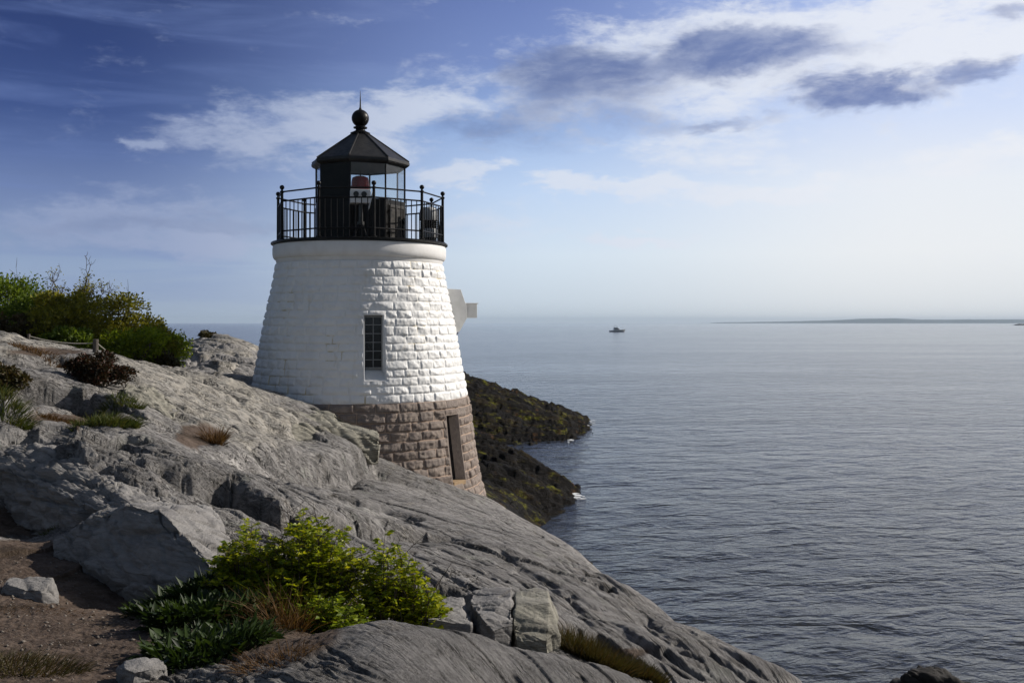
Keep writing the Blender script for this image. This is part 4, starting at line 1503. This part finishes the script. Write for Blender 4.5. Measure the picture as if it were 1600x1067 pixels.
stone('pale low stone lying on the dirt path at the left edge', 45, 928, 0.27, 0.17, 0.085, -0.3, 15)
stone('rounded grey stone among the grass at the bottom edge left of centre', 222, 1062, 0.17, 0.13, 0.08, 0.2, 18)
block('rock_block', 'low wedge of pale rock overhanging a dark hollow below the red shrub', [(190, 604, 15.2), (225, 606, 15.3), (262, 640, 14.7), (268, 653, 14.5), (235, 642, 14.5), (200, 622, 14.7)], 0.9, mrockl, 24, amp=0.05, strata=0.03, sink=0.05)


def outcrop(name, label, pts, m, seed, amp, strata, cat='rock', cuts=6, freq=3.2, sink=0.3):
    """rock given by the survey points of its whole shape (u, v, d), bedded a little into the ground"""
    P3 = [Vector(((u - 800) / F * d, d, zz(v, d))) for u, v, d in pts]
    c_ = sum(P3, Vector()) / len(P3)
    low = sorted(P3, key=lambda p: p.z)[:len(P3) // 2]
    foot = [p - Vector((0, -0.15, sink)) for p in low]
    o = rock(name, [p - c_ for p in P3 + foot], m, cuts, amp, freq, seed, c_, strata)
    return tag(o, label, cat)


outcrop('boulder', 'large grey boulder with a dark steep face turned to the dirt path',
        [(88, 845, 8.5), (104, 832, 8.5), (135, 812, 8.4), (205, 788, 8.1), (252, 800, 7.8), (300, 846, 7.35), (342, 892, 6.95),
         (86, 862, 8.4), (130, 882, 8.0), (200, 920, 7.5), (265, 930, 7.2), (330, 914, 6.9),
         (345, 815, 8.6), (372, 872, 7.7), (356, 905, 7.2), (230, 790, 9.3), (150, 800, 9.3), (330, 790, 9.3)], mrockg, 12, 0.026, 0.02, 'boulder')
outcrop('rock_slab', 'dark rounded end of the big slab above the left end of the path',
        [(-60, 705, 11.6), (60, 700, 11.1), (130, 722, 10.6), (180, 757, 9.9), (208, 790, 9.2),
         (-60, 835, 11.2), (20, 838, 10.4), (70, 830, 9.9), (130, 822, 9.4), (190, 812, 9.0), (-60, 690, 12.6), (100, 690, 12.2), (210, 740, 11.0), (250, 780, 9.7)], mrockg, 30, 0.05, 0.03)
outcrop('rock_block', 'dark fractured rock ledge under the tower wall at the end of the pale ridge',
        [(392, 612, 23.6), (440, 622, 23.4), (505, 640, 23.2), (588, 674, 22.9), (372, 655, 20.6), (440, 664, 21.2), (520, 664, 21.9), (592, 682, 22.4),
         (592, 706, 22.4), (545, 712, 22.0), (445, 704, 21.2), (352, 692, 20.0)], mrockl, 21, 0.07, 0.06, cuts=6, freq=1.6)
outcrop('rock_outcrop', 'grey rock outcrop rising behind the pale ridge left of the tower',
        [(268, 560, 33.5), (292, 540, 34.5), (318, 530, 36), (350, 526, 36.5), (413, 548, 35.5), (350, 545, 32.5), (395, 562, 31.5), (272, 578, 30), (305, 592, 28.2), (360, 606, 28.0), (380, 600, 28.6),
         (425, 604, 29.0)], mrockg, 41, 0.11, 0.08, cuts=6, freq=1.1)

# ------------------------------------------------------------------ plants
mbark = pm('grey_bark', (0.055, 0.045, 0.038), (0.10, 0.085, 0.07), 14, 0.85, bump=0.5, stretch=(3, 3, 0.6))
mtwig = pm('dark_twig', (0.05, 0.035, 0.028), (0.09, 0.065, 0.05), 20, 0.8)


def leaf_mesh(name, P, A_, N_, ln_, wd, fold=0.25):
    """folded pointed leaves: base, left, tip, right"""
    P, A_, N_ = map(np.asarray, (P, A_, N_))
    A_ = A_ / (np.linalg.norm(A_, axis=1, keepdims=True) + 1e-9)
    B = np.cross(N_, A_)
    B /= (np.linalg.norm(B, axis=1, keepdims=True) + 1e-9)
    N2 = np.cross(A_, B)
    ln_, wd = np.asarray(ln_)[:, None], np.asarray(wd)[:, None]
    mid = P + A_ * ln_ * 0.45
    v = np.stack([P, mid + B * wd * 0.5 + N2 * wd * fold, P + A_ * ln_ - N2 * ln_ * 0.12, mid - B * wd * 0.5 + N2 * wd * fold], 1).reshape(-1, 3)
    i = np.arange(len(P))[:, None] * 4
    f = np.concatenate([i + np.array([[0, 2, 1]]), i + np.array([[0, 3, 2]])])
    return np_mesh(name, v, f)


def unit(n, rg):
    v = rg.normal(size=(n, 3))
    return v / np.linalg.norm(v, axis=1, keepdims=True)


def curve_pts(p0, d0, length, n, bend, rg, up=0.0):
    pts, p, d = [Vector(p0)], Vector(p0), Vector(d0).normalized()
    for i in range(n):
        d = (d + Vector(rg.normal(size=3)) * bend + Vector((0, 0, up))).normalized()
        p = p + d * (length / n)
        pts.append(p.copy())
    return pts


def bush(name, label, cat, pos, w_, dep, h, n, leaf, mat, seed, group=None, K=22, twigs=0, bare=0.0, low=0.12):
    rg = np.random.default_rng(seed)
    t_ = thing(name, label, cat, pos, rg.uniform(-0.2, 0.2), group)
    cen, rr = [], []
    while len(cen) < K:
        c_ = rg.uniform(-1, 1, 3)
        c_[2] = rg.uniform(low, 1)
        if (c_[0] ** 2 + c_[1] ** 2 + max(0, c_[2] - 0.25) ** 2 * 1.5) > 1 or np.linalg.norm(c_) < 0.3:
            continue
        cen.append((c_[0] * w_ * 0.42, c_[1] * dep * 0.42, c_[2] * h * 0.84))
        rr.append(rg.uniform(0.13, 0.25) * min(w_, h * 1.25))
    cen, rr = np.array(cen), np.array(rr)
    k = rg.choice(K, n, p=rr ** 2 / (rr ** 2).sum())
    dirs = unit(n, rg)
    dirs[:, 2] = np.where(rg.uniform(size=n) < 0.65, np.abs(dirs[:, 2]), dirs[:, 2])
    rad_ = rr[k] * np.clip(rg.normal(0.85, 0.22, n), 0.15, 1.35)
    P = cen[k] + dirs * rad_[:, None] * np.array([1.1, 1.1, 0.85])
    P[:, 2] = np.maximum(P[:, 2], 0.01)
    ax = dirs + 0.9 * unit(n, rg) + np.array([0, 0, 0.25])
    nm = dirs * 0.6 + 0.8 * unit(n, rg) + np.array([0, 0, 0.5])
    sz = leaf * rg.uniform(0.6, 1.35, n)
    me = leaf_mesh('foliage', P, ax, nm, sz, sz * rg.uniform(0.45, 0.7, n))
    link('foliage', me, mat, t_)
    mb = MB()
    for c_, r_ in zip(cen, rr):
        c_ = Vector(c_)
        st = Vector((rg.normal() * w_ * 0.06, rg.normal() * dep * 0.06, -0.08))
        mid = st.lerp(c_, 0.5) + Vector(rg.normal(size=3)) * h * 0.06
        mb.tube([st, mid, c_], [0.028 * h ** 0.5, 0.018 * h ** 0.5, 0.008], 5)
        for q in range(4):
            e = c_ + Vector(unit(1, rg)[0]) * r_ * 1.15
            mb.tube([c_, c_.lerp(e, 0.5) + Vector(rg.normal(size=3)) * r_ * 0.12, e], [0.008, 0.006, 0.003], 4)
    for q in range(twigs):
        c_ = Vector(cen[np.argsort(-cen[:, 2])[rg.integers(0, max(3, K // 3))]])
        pts = curve_pts(c_, (rg.normal() * 0.5, rg.normal() * 0.3, 1.0), h * rg.uniform(0.25, 0.5), 4, 0.2, rg)
        mb.tube(pts, [0.010, 0.008, 0.006, 0.005, 0.003], 4)
        for z_ in range(5):
            s_ = pts[rg.integers(1, 5)]
            mb.tube(curve_pts(s_, (rg.normal(), rg.normal() * 0.5, 0.7), h * rg.uniform(0.08, 0.2), 2, 0.2, rg), [0.006, 0.005, 0.003], 4)
    mb.build('branches', mbark, t_)
    return t_


G1 = leafmat('deep_green_leaf', (0.06, 0.095, 0.012), (0.12, 0.18, 0.02), (0.19, 0.25, 0.028), 0.5)
G2 = leafmat('olive_leaf', (0.11, 0.115, 0.016), (0.21, 0.21, 0.026), (0.30, 0.27, 0.036), 0.5)
G3 = leafmat('fresh_green_leaf', (0.11, 0.165, 0.012), (0.21, 0.275, 0.018), (0.31, 0.36, 0.025), 0.5)
G4 = leafmat('brown_green_leaf', (0.04, 0.035, 0.014), (0.07, 0.062, 0.02), (0.085, 0.05, 0.022), 0.25)
G5 = leafmat('dark_red_leaf', (0.014, 0.015, 0.007), (0.034, 0.023, 0.010), (0.075, 0.026, 0.014), 0.2)
G6 = leafmat('yellow_green_leaf', (0.09, 0.14, 0.008), (0.25, 0.30, 0.012), (0.44, 0.43, 0.02), 0.42, 0.42)
G7 = leafmat('dark_green_leaf', (0.010, 0.020, 0.006), (0.024, 0.045, 0.010), (0.045, 0.075, 0.016), 0.3)  # dark green of the herbs and grass themselves
GD = leafmat('dry_grass_blade', (0.06, 0.030, 0.012), (0.11, 0.058, 0.024), (0.18, 0.11, 0.05), 0.3, 0.7)
GG = leafmat('green_grass_blade', (0.04, 0.055, 0.012), (0.07, 0.095, 0.02), (0.13, 0.12, 0.035), 0.3, 0.6)

hg_ = 'bushes on the slope above the rocks'


def at(u, d, sink=0.05):
    return (((u - 800) / F * d), d, ground(u=u, d=d) - sink)


# (label, u, d, width px, top row, leaf mat, leaves, twigs)
for i, (lab, u, d, wp, top, mat_, nl, tw) in enumerate([
        ('dark glossy bush with a rounded top at the far left of the hillside', 10, 27.5, 160, 428, G1, 11000, 2),
        ('dark green bush in the dip left of the bare-twigged tree', 62, 26.5, 110, 440, G1, 9000, 6),
        ('olive bush in front of the bare-twigged tree, behind the rope fence', 100, 25.0, 150, 456, G2, 12000, 3),
        ('tall olive bush right of the bare-twigged tree with thin twigs on top', 172, 26.5, 130, 448, G2, 12000, 9),
        ('bush with reddish shade halfway down the right side of the thicket', 214, 27.0, 105, 466, G2, 9000, 4),
        ('fresh green bush at the lower right end of the thicket', 244, 27.5, 86, 504, G3, 6500, 0),
        ('low bright green bush spilling over the rock behind the rope', 210, 24.4, 110, 512, G3, 8000, 0),
        ('brownish low bush behind the rock crest at the left edge', 30, 24.5, 150, 492, G4, 8000, 0),
        ('low green bush beside the fence post', 110, 23.8, 90, 512, G1, 5500, 0),
        ('small brown dry bush at the right foot of the thicket', 256, 25.0, 50, 552, G4, 2600, 3)]):
    p = at(u, d, 0.15)
    h = (zz(top, d) - p[2])
    wd = wp / F * d
    bush('bush', lab, 'bush', p, wd, max(wd * 0.8, 0.9), h, nl, 0.085, mat_, 200 + i, hg_, K=26, twigs=tw)
p = at(320, 36.0, 0.1)
bush('bush', 'small brown bush alone on top of the back outcrop', 'bush', p, 0.95, 0.8, zz(516, 36) - p[2], 1600, 0.07, G4, 240, None, K=10)

# bare-twigged small tree rising out of the thicket
rg = np.random.default_rng(77)
tp = at(122, 26.0, 0.1)
tr_ = thing('small_tree', 'small half-bare tree with upright twigs above the thicket', 'tree', tp)
trunk = MB()
crown_m = MB()
tips = []
th_ = zz(417, 26.0) - tp[2]
base_pts = curve_pts((0, 0, 0), (-0.08, 0, 1), th_ * 0.5, 5, 0.08, rg)
trunk.tube(base_pts, [0.07, 0.065, 0.06, 0.052, 0.047, 0.04], 8)
for i in range(11):
    s_ = base_pts[rg.integers(2, 6)]
    ang = rg.uniform(0, 2 * math.pi)
    b1 = curve_pts(s_, (math.cos(ang) * 0.75, math.sin(ang) * 0.55, 0.9), th_ * rg.uniform(0.3, 0.52), 5, 0.16, rg, 0.05)
    trunk.tube(b1, [0.028, 0.023, 0.018, 0.014, 0.011, 0.007], 6)
    for j in range(8):
        s2 = b1[rg.integers(1, 6)]
        b2_ = curve_pts(s2, (rg.normal() * 0.7, rg.normal() * 0.5, 0.8), th_ * rg.uniform(0.10, 0.22), 4, 0.2, rg)
        crown_m.tube(b2_, [0.010, 0.008, 0.007, 0.005, 0.003], 4)
        for q in range(4):
            s3 = b2_[rg.integers(1, 5)]
            b3_ = curve_pts(s3, (rg.normal(), rg.normal() * 0.6, 0.8), th_ * rg.uniform(0.04, 0.10), 2, 0.2, rg)
            crown_m.tube(b3_, [0.006, 0.005, 0.003], 4)
            tips += b3_[1:]
trunk.build('trunk', mbark, tr_, smooth=True)
crown_m.build('twigs', mtwig, tr_)
tips = np.array([t_[:] for t_ in tips])
nn = 3200
kk = rg.integers(0, len(tips), nn)
kk = kk[tips[kk, 2] < th_ * rg.uniform(0.55, 1.02, nn)]
nn = len(kk)
P = tips[kk] + rg.normal(size=(nn, 3)) * 0.05
sz = rg.uniform(0.04, 0.085, nn)
link('crown', leaf_mesh('crown', P, unit(nn, rg), unit(nn, rg) + [0, 0, 0.6], sz, sz * 0.55), G2, tr_)

# the dark red shrub and the dark one cut by the left edge
p = hit(140, 596)
d = p.y
bush('shrub', 'dense dark red and green shrub on the rock ledge under the rope fence', 'shrub', (p.x, p.y + 0.15, p.z - 0.05), 112 / F * d, 0.85, zz(549, d) - p.z, 9500, 0.045, G5, 260, None, K=26, low=0.1)
p = hit(0, 612)
d = p.y
bush('shrub', 'dark green shrub cut by the left edge of the picture', 'shrub', (p.x, p.y + 0.1, p.z - 0.05), 66 / F * d, 0.5, zz(568, d) - p.z, 3000, 0.05, G4, 262, None, K=14)


# ---- grasses
def blades(name, n, h, spread, mat, rg, lean=(0, 0), width=0.006, parent=None, sy_=1.0, droop=0.5, gnd=None, org=None):
    m_ = 4
    a = rg.uniform(0, 2 * np.pi, n)
    r_ = np.sqrt(rg.uniform(0, 1, n)) * spread
    B0 = np.stack([np.cos(a) * r_, np.sin(a) * r_ * sy_, np.full(n, -0.02)], -1)
    if gnd is not None:
        for i in range(n):
            B0[i, 2] = gnd(org[0] + B0[i, 0], org[1] + B0[i, 1]) - org[2] - 0.02
    d0 = np.stack([np.cos(a) * r_ / spread * 0.6 + rg.normal(size=n) * 0.3 + lean[0], np.sin(a) * r_ / spread * 0.6 + rg.normal(size=n) * 0.3 + lean[1], np.ones(n)], -1)
    d0 /= np.linalg.norm(d0, axis=1, keepdims=True)
    hl = h * rg.uniform(0.45, 1.15, n)
    sd_ = np.cross(d0, unit(n, rg))
    sd_ /= np.linalg.norm(sd_, axis=1, keepdims=True)
    dr_ = droop * rg.uniform(0.3, 1.3, n)
    V = []
    for i in range(m_):
        t_ = i / (m_ - 1)
        c_ = B0 + d0 * (hl * t_)[:, None]
        c_[:, 2] -= dr_ * hl * t_ ** 2.4 * 0.55
        c_[:, :2] += d0[:, :2] * (dr_ * hl * t_ ** 2)[:, None] * 0.6
        wv_ = width * (1 - t_ * 0.88) * rg.uniform(0.8, 1.2, n)
        V += [c_ - sd_ * wv_[:, None], c_ + sd_ * wv_[:, None]]
    V = np.stack(V, 1).reshape(-1, 3)
    b_ = np.arange(n)[:, None, None] * (2 * m_)
    q = np.array([[0, 1, 3, 2], [2, 3, 5, 4], [4, 5, 7, 6]])[None]
    return link(name, np_mesh(name, V, (b_ + q).reshape(-1, 4)), mat, parent)


def tuft(name, label, cat, u, v, n, h, spread, mat, seed, group=None, lean=(0, 0), width=0.006, sy_=1.0, droop=0.5):
    rg = np.random.default_rng(seed)
    p = hit(u, v)

    def gz(x, y):
        return ground(x=x, y=max(y, 1.6))
    o = blades(name, n, h, spread, mat, rg, lean, width, None, sy_, droop, gz, (p.x, p.y, p.z))
    o.location = p
    return tag(o, label, cat, group)


tuft('grass_clump', 'green and brown grass strip between two ledges below the red shrub', 'grass', 165, 662, 900, 0.20, 0.40, GG, 301, None, (0.3, 0), 0.006, 0.3)
tuft('grass_clump', 'short green grass right under the dark red shrub', 'grass', 190, 628, 700, 0.16, 0.3, GG, 302, None, (0, 0), 0.006, 0.4)
tuft('grass_clump', 'orange tinted grass tuft beside the pale ledge', 'grass', 336, 690, 420, 0.28, 0.12, GD, 303, None, (0.1, 0), 0.006)
tuft('grass_clump', 'dry brown grass strip along the ledge near the left edge', 'grass', 80, 655, 800, 0.10, 0.45, GD, 304, None, (0.4, 0), 0.006, 0.25)
tuft('grass_clump', 'dry brown grass behind the dark red shrub on the upper ledge', 'grass', 70, 556, 700, 0.13, 0.6, GD, 305, None, (0.4, 0), 0.007, 0.3)
tuft('grass_clump', 'grass tuft below the shrub cut by the left edge', 'grass', 12, 634, 700, 0.22, 0.28, GG, 306, None, (0.3, 0), 0.006, 0.5)
tuft('grass_clump', 'dry tuft in the pocket of bare rock below the long ledge', 'grass', 80, 826, 260, 0.07, 0.09, GG, 307, None, (0, 0), 0.004)
tuft('grass_clump', 'dark matted grass in the bottom left corner', 'grass', 20, 1040, 1500, 0.10, 0.36, G4, 308, None, (0.3, 0), 0.003, 0.5)
tuft('grass_clump', 'brown flattened grass patch on the path near the left edge', 'grass', 40, 955, 1600, 0.05, 0.45, GD, 309, None, (0.8, 0), 0.0025, 0.35)
tuft('grass_clump', 'dry orange grass spilling from the middle of the leafy shrub', 'grass', 440, 980, 420, 0.34, 0.15, GD, 310, 'dry grass in the foreground shrub', (-0.15, -0.3), 0.0026, 0.8, 0.5)
tuft('grass_clump', 'dry grass between the two halves of the leafy shrub', 'grass', 575, 955, 420, 0.20, 0.10, GD, 311, 'dry grass in the foreground shrub', (0.1, -0.2), 0.0026, 0.8, 0.7)
tuft('grass_clump', 'dry grass trailing over the near slab below the leafy shrub', 'grass', 430, 1035, 260, 0.14, 0.18, GD, 312, 'dry grass in the foreground shrub', (-0.2, -0.3), 0.0024, 0.5, 0.8)
tuft('grass_clump', 'thin green grass blades in the middle of the leafy shrub', 'grass', 470, 962, 260, 0.40, 0.2, G3, 313, None, (0.0, -0.1), 0.004, 0.8, 0.6)
tuft('heather', 'low dark heather in the cleft right of the greenish block', 'heather', 925, 1030, 3200, 0.17, 0.26, G4, 320, None, (0.2, 0), 0.004, 0.4, 0.2)
tuft('heather', 'smaller dark heather patch further down the cleft at the bottom edge', 'heather', 1000, 1056, 1500, 0.13, 0.15, G4, 321, None, (0.2, 0), 0.004, 0.5, 0.2)


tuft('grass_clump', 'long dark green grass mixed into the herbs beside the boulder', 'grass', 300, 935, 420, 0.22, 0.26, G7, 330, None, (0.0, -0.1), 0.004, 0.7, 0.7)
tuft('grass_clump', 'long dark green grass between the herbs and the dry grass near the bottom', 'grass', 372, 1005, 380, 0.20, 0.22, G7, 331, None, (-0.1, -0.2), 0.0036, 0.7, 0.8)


# ---- leafy shrub and dark herbs in the foreground
def leafy(name, label, u, v, d, w_, dep, h, stems, seed, mat, lf=0.036, twigs=0, cat='shrub', back=0.0):
    rg = np.random.default_rng(seed)
    z0 = ground(u=u, d=d)
    o = thing(name, label, cat, ((u - 800) / F * d, d, z0 - 0.03))
    mb = MB()
    P, A_, N_, Ln = [], [], [], []
    for s in range(stems):
        a = rg.uniform(0, 2 * math.pi)
        q = math.sqrt(rg.uniform(0, 1))
        bx_, by_ = math.cos(a) * q * w_ * 0.26, math.sin(a) * q * dep * 0.28
        tx_, ty_ = math.cos(a) * q * w_ * 0.5 + rg.normal() * 0.03, math.sin(a) * q * dep * 0.5
        tz_ = h * (1 - 0.50 * q ** 2) * rg.uniform(0.52, 1.06)
        p0, p2 = Vector((bx_, by_, 0)), Vector((tx_, ty_, tz_))
        p1 = p0.lerp(p2, 0.55) + Vector((rg.normal() * 0.03, rg.normal() * 0.03, 0.06 * h))
        pts = [p0 * (1 - t_) ** 2 + p1 * 2 * t_ * (1 - t_) + p2 * t_ * t_ for t_ in np.linspace(0, 1, 7)]
        mb.tube(pts, [0.0055, 0.005, 0.0045, 0.004, 0.003, 0.0025, 0.0015], 5)
        nsp = rg.integers(9, 15)
        for t_ in np.linspace(0.30, 1.0, nsp):
            i = min(int(t_ * 6), 5)
            b0 = pts[i].lerp(pts[i + 1], t_ * 6 - i)
            ang = rg.uniform(0, 2 * math.pi)
            ax = Vector((math.cos(ang), math.sin(ang), rg.uniform(0.1, 0.8))).normalized()
            ll = rg.uniform(0.05, 0.095) * (1.15 - 0.35 * t_)
            mb.tube([b0, b0 + ax * ll], [0.0014, 0.0008], 3, cap=False)
            side = ax.cross(Vector((0, 0, 1))).normalized()
            for j in range(7):                     # compound leaf: three pairs and a tip leaflet
                f_ = (0.35, 0.35, 0.62, 0.62, 0.88, 0.88, 1.0)[j]
                sg = (1, -1, 1, -1, 1, -1, 0)[j]
                P.append(b0 + ax * ll * f_)
                A_.append(ax * (0.55 if sg else 1) + side * sg * 0.9 + Vector(rg.normal(size=3)) * 0.18)
                N_.append(Vector((0, 0, 1)) + Vector(rg.normal(size=3)) * 0.35 - ax * 0.25)
                Ln.append(lf * rg.uniform(0.5, 1.35) * (1.1 - 0.3 * t_ * rg.uniform(0, 1)))
    for s in range(twigs):
        a = rg.uniform(0, 2 * math.pi)
        p0 = Vector((rg.normal() * w_ * 0.15, rg.normal() * 0.08, h * 0.3))
        pts = curve_pts(p0, (rg.normal() * 0.75, rg.normal() * 0.35, 1.0), h * rg.uniform(0.65, 1.05), 6, 0.12, rg)
        mb.tube(pts, [0.0045, 0.004, 0.0035, 0.003, 0.0025, 0.002, 0.001], 5)
        for q in range(3):
            i = rg.integers(2, 6)
            mb.tube(curve_pts(pts[i], (rg.normal(), rg.normal() * 0.5, 0.5), h * rg.uniform(0.12, 0.3), 3, 0.15, rg), [0.0025, 0.002, 0.0015, 0.0008], 4)
    Ln = np.array(Ln)
    me = leaf_mesh('foliage', [p[:] for p in P], [p[:] for p in A_], [p[:] for p in N_], Ln, Ln * 0.62, 0.18)
    link('foliage', me, mat, o)
    mb.build('stems', mtwig, o)
    return o


fg = 'leafy shrubs in the foreground'
for (lab, u, d, wp, top, dep, stems, seed, tw) in (
        ('tallest yellow green leafy shrub at the centre of the foreground with bare twigs', 488, 6.7, 165, 812, 0.6, 84, 401, 9),
        ('yellow green leafy shrub at the left of the foreground clump, beside the boulder', 400, 6.75, 150, 828, 0.5, 66, 402, 3),
        ('yellow green leafy shrub at the right of the clump, above the near slab', 604, 6.6, 120, 854, 0.45, 50, 403, 4),
        ('low leafy shrub at the far right tip of the foreground clump', 654, 6.55, 80, 894, 0.35, 28, 404, 3)):
    h = (zz(top, d) - ground(u=u, d=d) + 0.03) * 1.08
    leafy('leafy_shrub', lab, u, 0, d, wp / F * d, dep, h, stems, seed, G6, 0.041, tw)
leafy('leafy_shrub', 'mid green leafy growth low in the middle of the foreground clump', 515, 0, 6.25, 0.42, 0.3, 0.30, 22, 405, G3, 0.036)


def herbs(label, u, v, n, ln0, spread, mat, seed, sy_=0.8):
    rg = np.random.default_rng(seed)
    p = hit(u, v)
    a = rg.uniform(0, 2 * np.pi, n)
    r_ = np.sqrt(rg.uniform(0, 1, n)) * spread
    P = np.stack([np.cos(a) * r_, np.sin(a) * r_ * sy_, np.zeros(n)], -1)
    for i in range(n):
        P[i, 2] = ground(x=p.x + P[i, 0], y=p.y + P[i, 1]) - p.z + rg.uniform(-0.01, ln0 * 0.9)
    A_ = np.stack([np.cos(a) * 0.6 + rg.normal(size=n) * 0.5, np.sin(a) * 0.6 + rg.normal(size=n) * 0.5, rg.uniform(0.1, 1.3, n)], -1)
    N_ = np.stack([-np.cos(a), -np.sin(a), np.full(n, 0.9)], -1) + rg.normal(size=(n, 3)) * 0.25
    Ln = ln0 * rg.uniform(0.35, 1.25, n)
    A_ += 0.5 * unit(n, rg)
    N_ += 0.5 * unit(n, rg)
    o = link('herb_clump', leaf_mesh('herb_clump', P, A_, N_, Ln, Ln * rg.uniform(0.16, 0.45, n), 0.2), mat)
    o.location = p
    return tag(o, label, 'herbs', 'dark green herbs in the foreground')


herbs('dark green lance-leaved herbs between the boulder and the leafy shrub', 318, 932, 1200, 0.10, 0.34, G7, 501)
herbs('deep green herbs left of the dry grass', 330, 968, 1300, 0.10, 0.38, G7, 502)
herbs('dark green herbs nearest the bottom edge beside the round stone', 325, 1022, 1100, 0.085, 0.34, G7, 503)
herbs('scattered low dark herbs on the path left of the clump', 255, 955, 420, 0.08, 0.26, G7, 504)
herbs('green broad-leaved herbs at the right foot of the leafy shrub', 640, 955, 160, 0.06, 0.12, G3, 505)

# ------------------------------------------------------------------ rope fence
mwood = pm('weathered_wood', (0.06, 0.05, 0.042), (0.11, 0.095, 0.08), 12, 0.85, bump=0.4, stretch=(4, 4, 0.6))
mrope = pm('pale_rope', (0.36, 0.34, 0.29), (0.28, 0.26, 0.22), 40, 0.85)
fp = at(149, 20.5, 0.0)
fe = thing('rope_fence', 'low dark post with pale sagging rope in front of the thicket', 'rope fence', fp)
ph = zz(530, 20.5) - fp[2]
f_ = MB()
f_.tube([(0, 0, -0.1), (0.01, 0, ph)], [0.06, 0.055], 10)
f_.build('post', mwood, fe, bevel=0.006)


def rope(p, q, sag):
    mb = MB()
    p, q = Vector(p), Vector(q)
    pts = []
    for i in range(17):
        t_ = i / 16
        x = p.lerp(q, t_)
        x.z -= sag * 4 * t_ * (1 - t_)
        pts.append(x)
    mb.tube(pts, 0.011, 6)
    mb.build('rope', mrope, fe, smooth=True)


e1 = Vector(at(45, 20.2, 0.0)) - Vector(fp)
e1.z = zz(525, 20.2) - fp[2]
rope((-0.05, 0, zz(536, 20.5) - fp[2]), e1, 0.06)
f_ = MB()
f_.tube([(e1.x, e1.y, Vector(at(45, 20.2)).z - fp[2] - 0.1), (e1.x, e1.y, e1.z + 0.04)], 0.03, 8)
f_.build('stake', mwood, fe)
e2 = Vector(at(190, 20.8, 0.0)) - Vector(fp)
rope((0.05, 0, zz(537, 20.5) - fp[2]), e2 + Vector((0, 0, 0.02)), 0.03)

# ------------------------------------------------------------------ surf
mfoam = pm('white_foam', (0.75, 0.77, 0.78), (0.55, 0.58, 0.6), 3, 0.9, bump=0.5)


def foam(u0, v0, u1, v1, wd, seed, n=70, label='white surf washing round the tip of the nearer weed-covered tongue of rock'):
    rg = np.random.default_rng(seed)
    mb = MB()
    for i in range(n):
        t_ = rg.uniform(0, 1)
        v = v0 + (v1 - v0) * t_ + rg.normal() * wd
        d = EYE * F / (v - HOR)
        u = u0 + (u1 - u0) * t_ + rg.normal() * wd * 2.2
        x = (u - 800) / F * d
        s = rg.uniform(0.05, 0.22)
        k = rg.integers(6, 10)
        ring = [(x + math.cos(2 * math.pi * j / k) * s * rg.uniform(0.6, 1.5), d + math.sin(2 * math.pi * j / k) * s * rg.uniform(0.4, 1.0), 0.07) for j in range(k)]
        b0 = len(mb.v)
        mb.v += ring + [(x, d, 0.08 + rg.uniform(0.0, 0.05))]
        mb.f += [(b0 + j, b0 + (j + 1) % k, b0 + k) for j in range(k)]
    o = mb.build('foam', mfoam, None, smooth=True)
    o['kind'] = 'stuff'
    return tag(o, label, 'surf')


foam(858, 768, 900, 778, 3.0, 601, 130)
foam(884, 693, 922, 660, 1.2, 602, 22, 'thin line of wash along the far weed-covered tongue of rock')

# ------------------------------------------------------------------ loose grit on the path
rg = np.random.default_rng(900)
mgrit = pm('path_grit', (0.10, 0.085, 0.072), (0.19, 0.165, 0.14), 9, 0.9)
V_, F_ = [], []
octv = np.array([(1, 0, 0), (0, 1, 0), (-1, 0, 0), (0, -1, 0), (0, 0, 0.7), (0, 0, -0.5)])
octf = [(0, 1, 4), (1, 2, 4), (2, 3, 4), (3, 0, 4), (1, 0, 5), (2, 1, 5), (3, 2, 5), (0, 3, 5)]
while len(V_) < 900:
    u, d = rg.uniform(-60, 330), rg.uniform(4.6, 8.2)
    i_, j_ = np.searchsorted(gu, u), np.searchsorted(gl, math.log(d))
    if dirt[j_, i_] < 0.6:
        continue
    s_ = 0.004 + 0.014 * rg.uniform() ** 4
    a_ = rg.uniform(0, 6.28)
    R_ = np.array([[math.cos(a_), -math.sin(a_), 0], [math.sin(a_), math.cos(a_), 0], [0, 0, 1]])
    q_ = (octv * rg.uniform(0.6, 1.3, (6, 3)) * s_) @ R_.T + np.array([(u - 800) / F * d, d, ground(u=u, d=d) + s_ * 0.2])
    F_ += [tuple(k + len(V_) * 6 for k in f) for f in octf]
    V_.append(q_)
go = link('gravel', np_mesh('gravel', np.concatenate(V_), F_), mgrit)
tag(go, 'loose grit scattered over the brown dirt path', 'gravel', kind='stuff')

# ------------------------------------------------------------------ haze over the sea
mh = bpy.data.materials.new('sea_air')
mh.use_nodes = True
mh.node_tree.nodes.clear()
t = NT(mh.node_tree)
pv = t.new('ShaderNodeVolumePrincipled')
pv.inputs['Color'].default_value = (0.66, 0.82, 1.0, 1)
pv.inputs['Density'].default_value = 6.5e-5
pv.inputs['Anisotropy'].default_value = 0.0
mo = t.new('ShaderNodeOutputMaterial')
t.l.new(pv.outputs[0], mo.inputs['Volume'])
hz = MB()
hz.box(-15600, 15600, -15600, 15600, -4.0, 75.0)
ho = hz.build('haze', mh, None)
ho['kind'] = 'stuff'
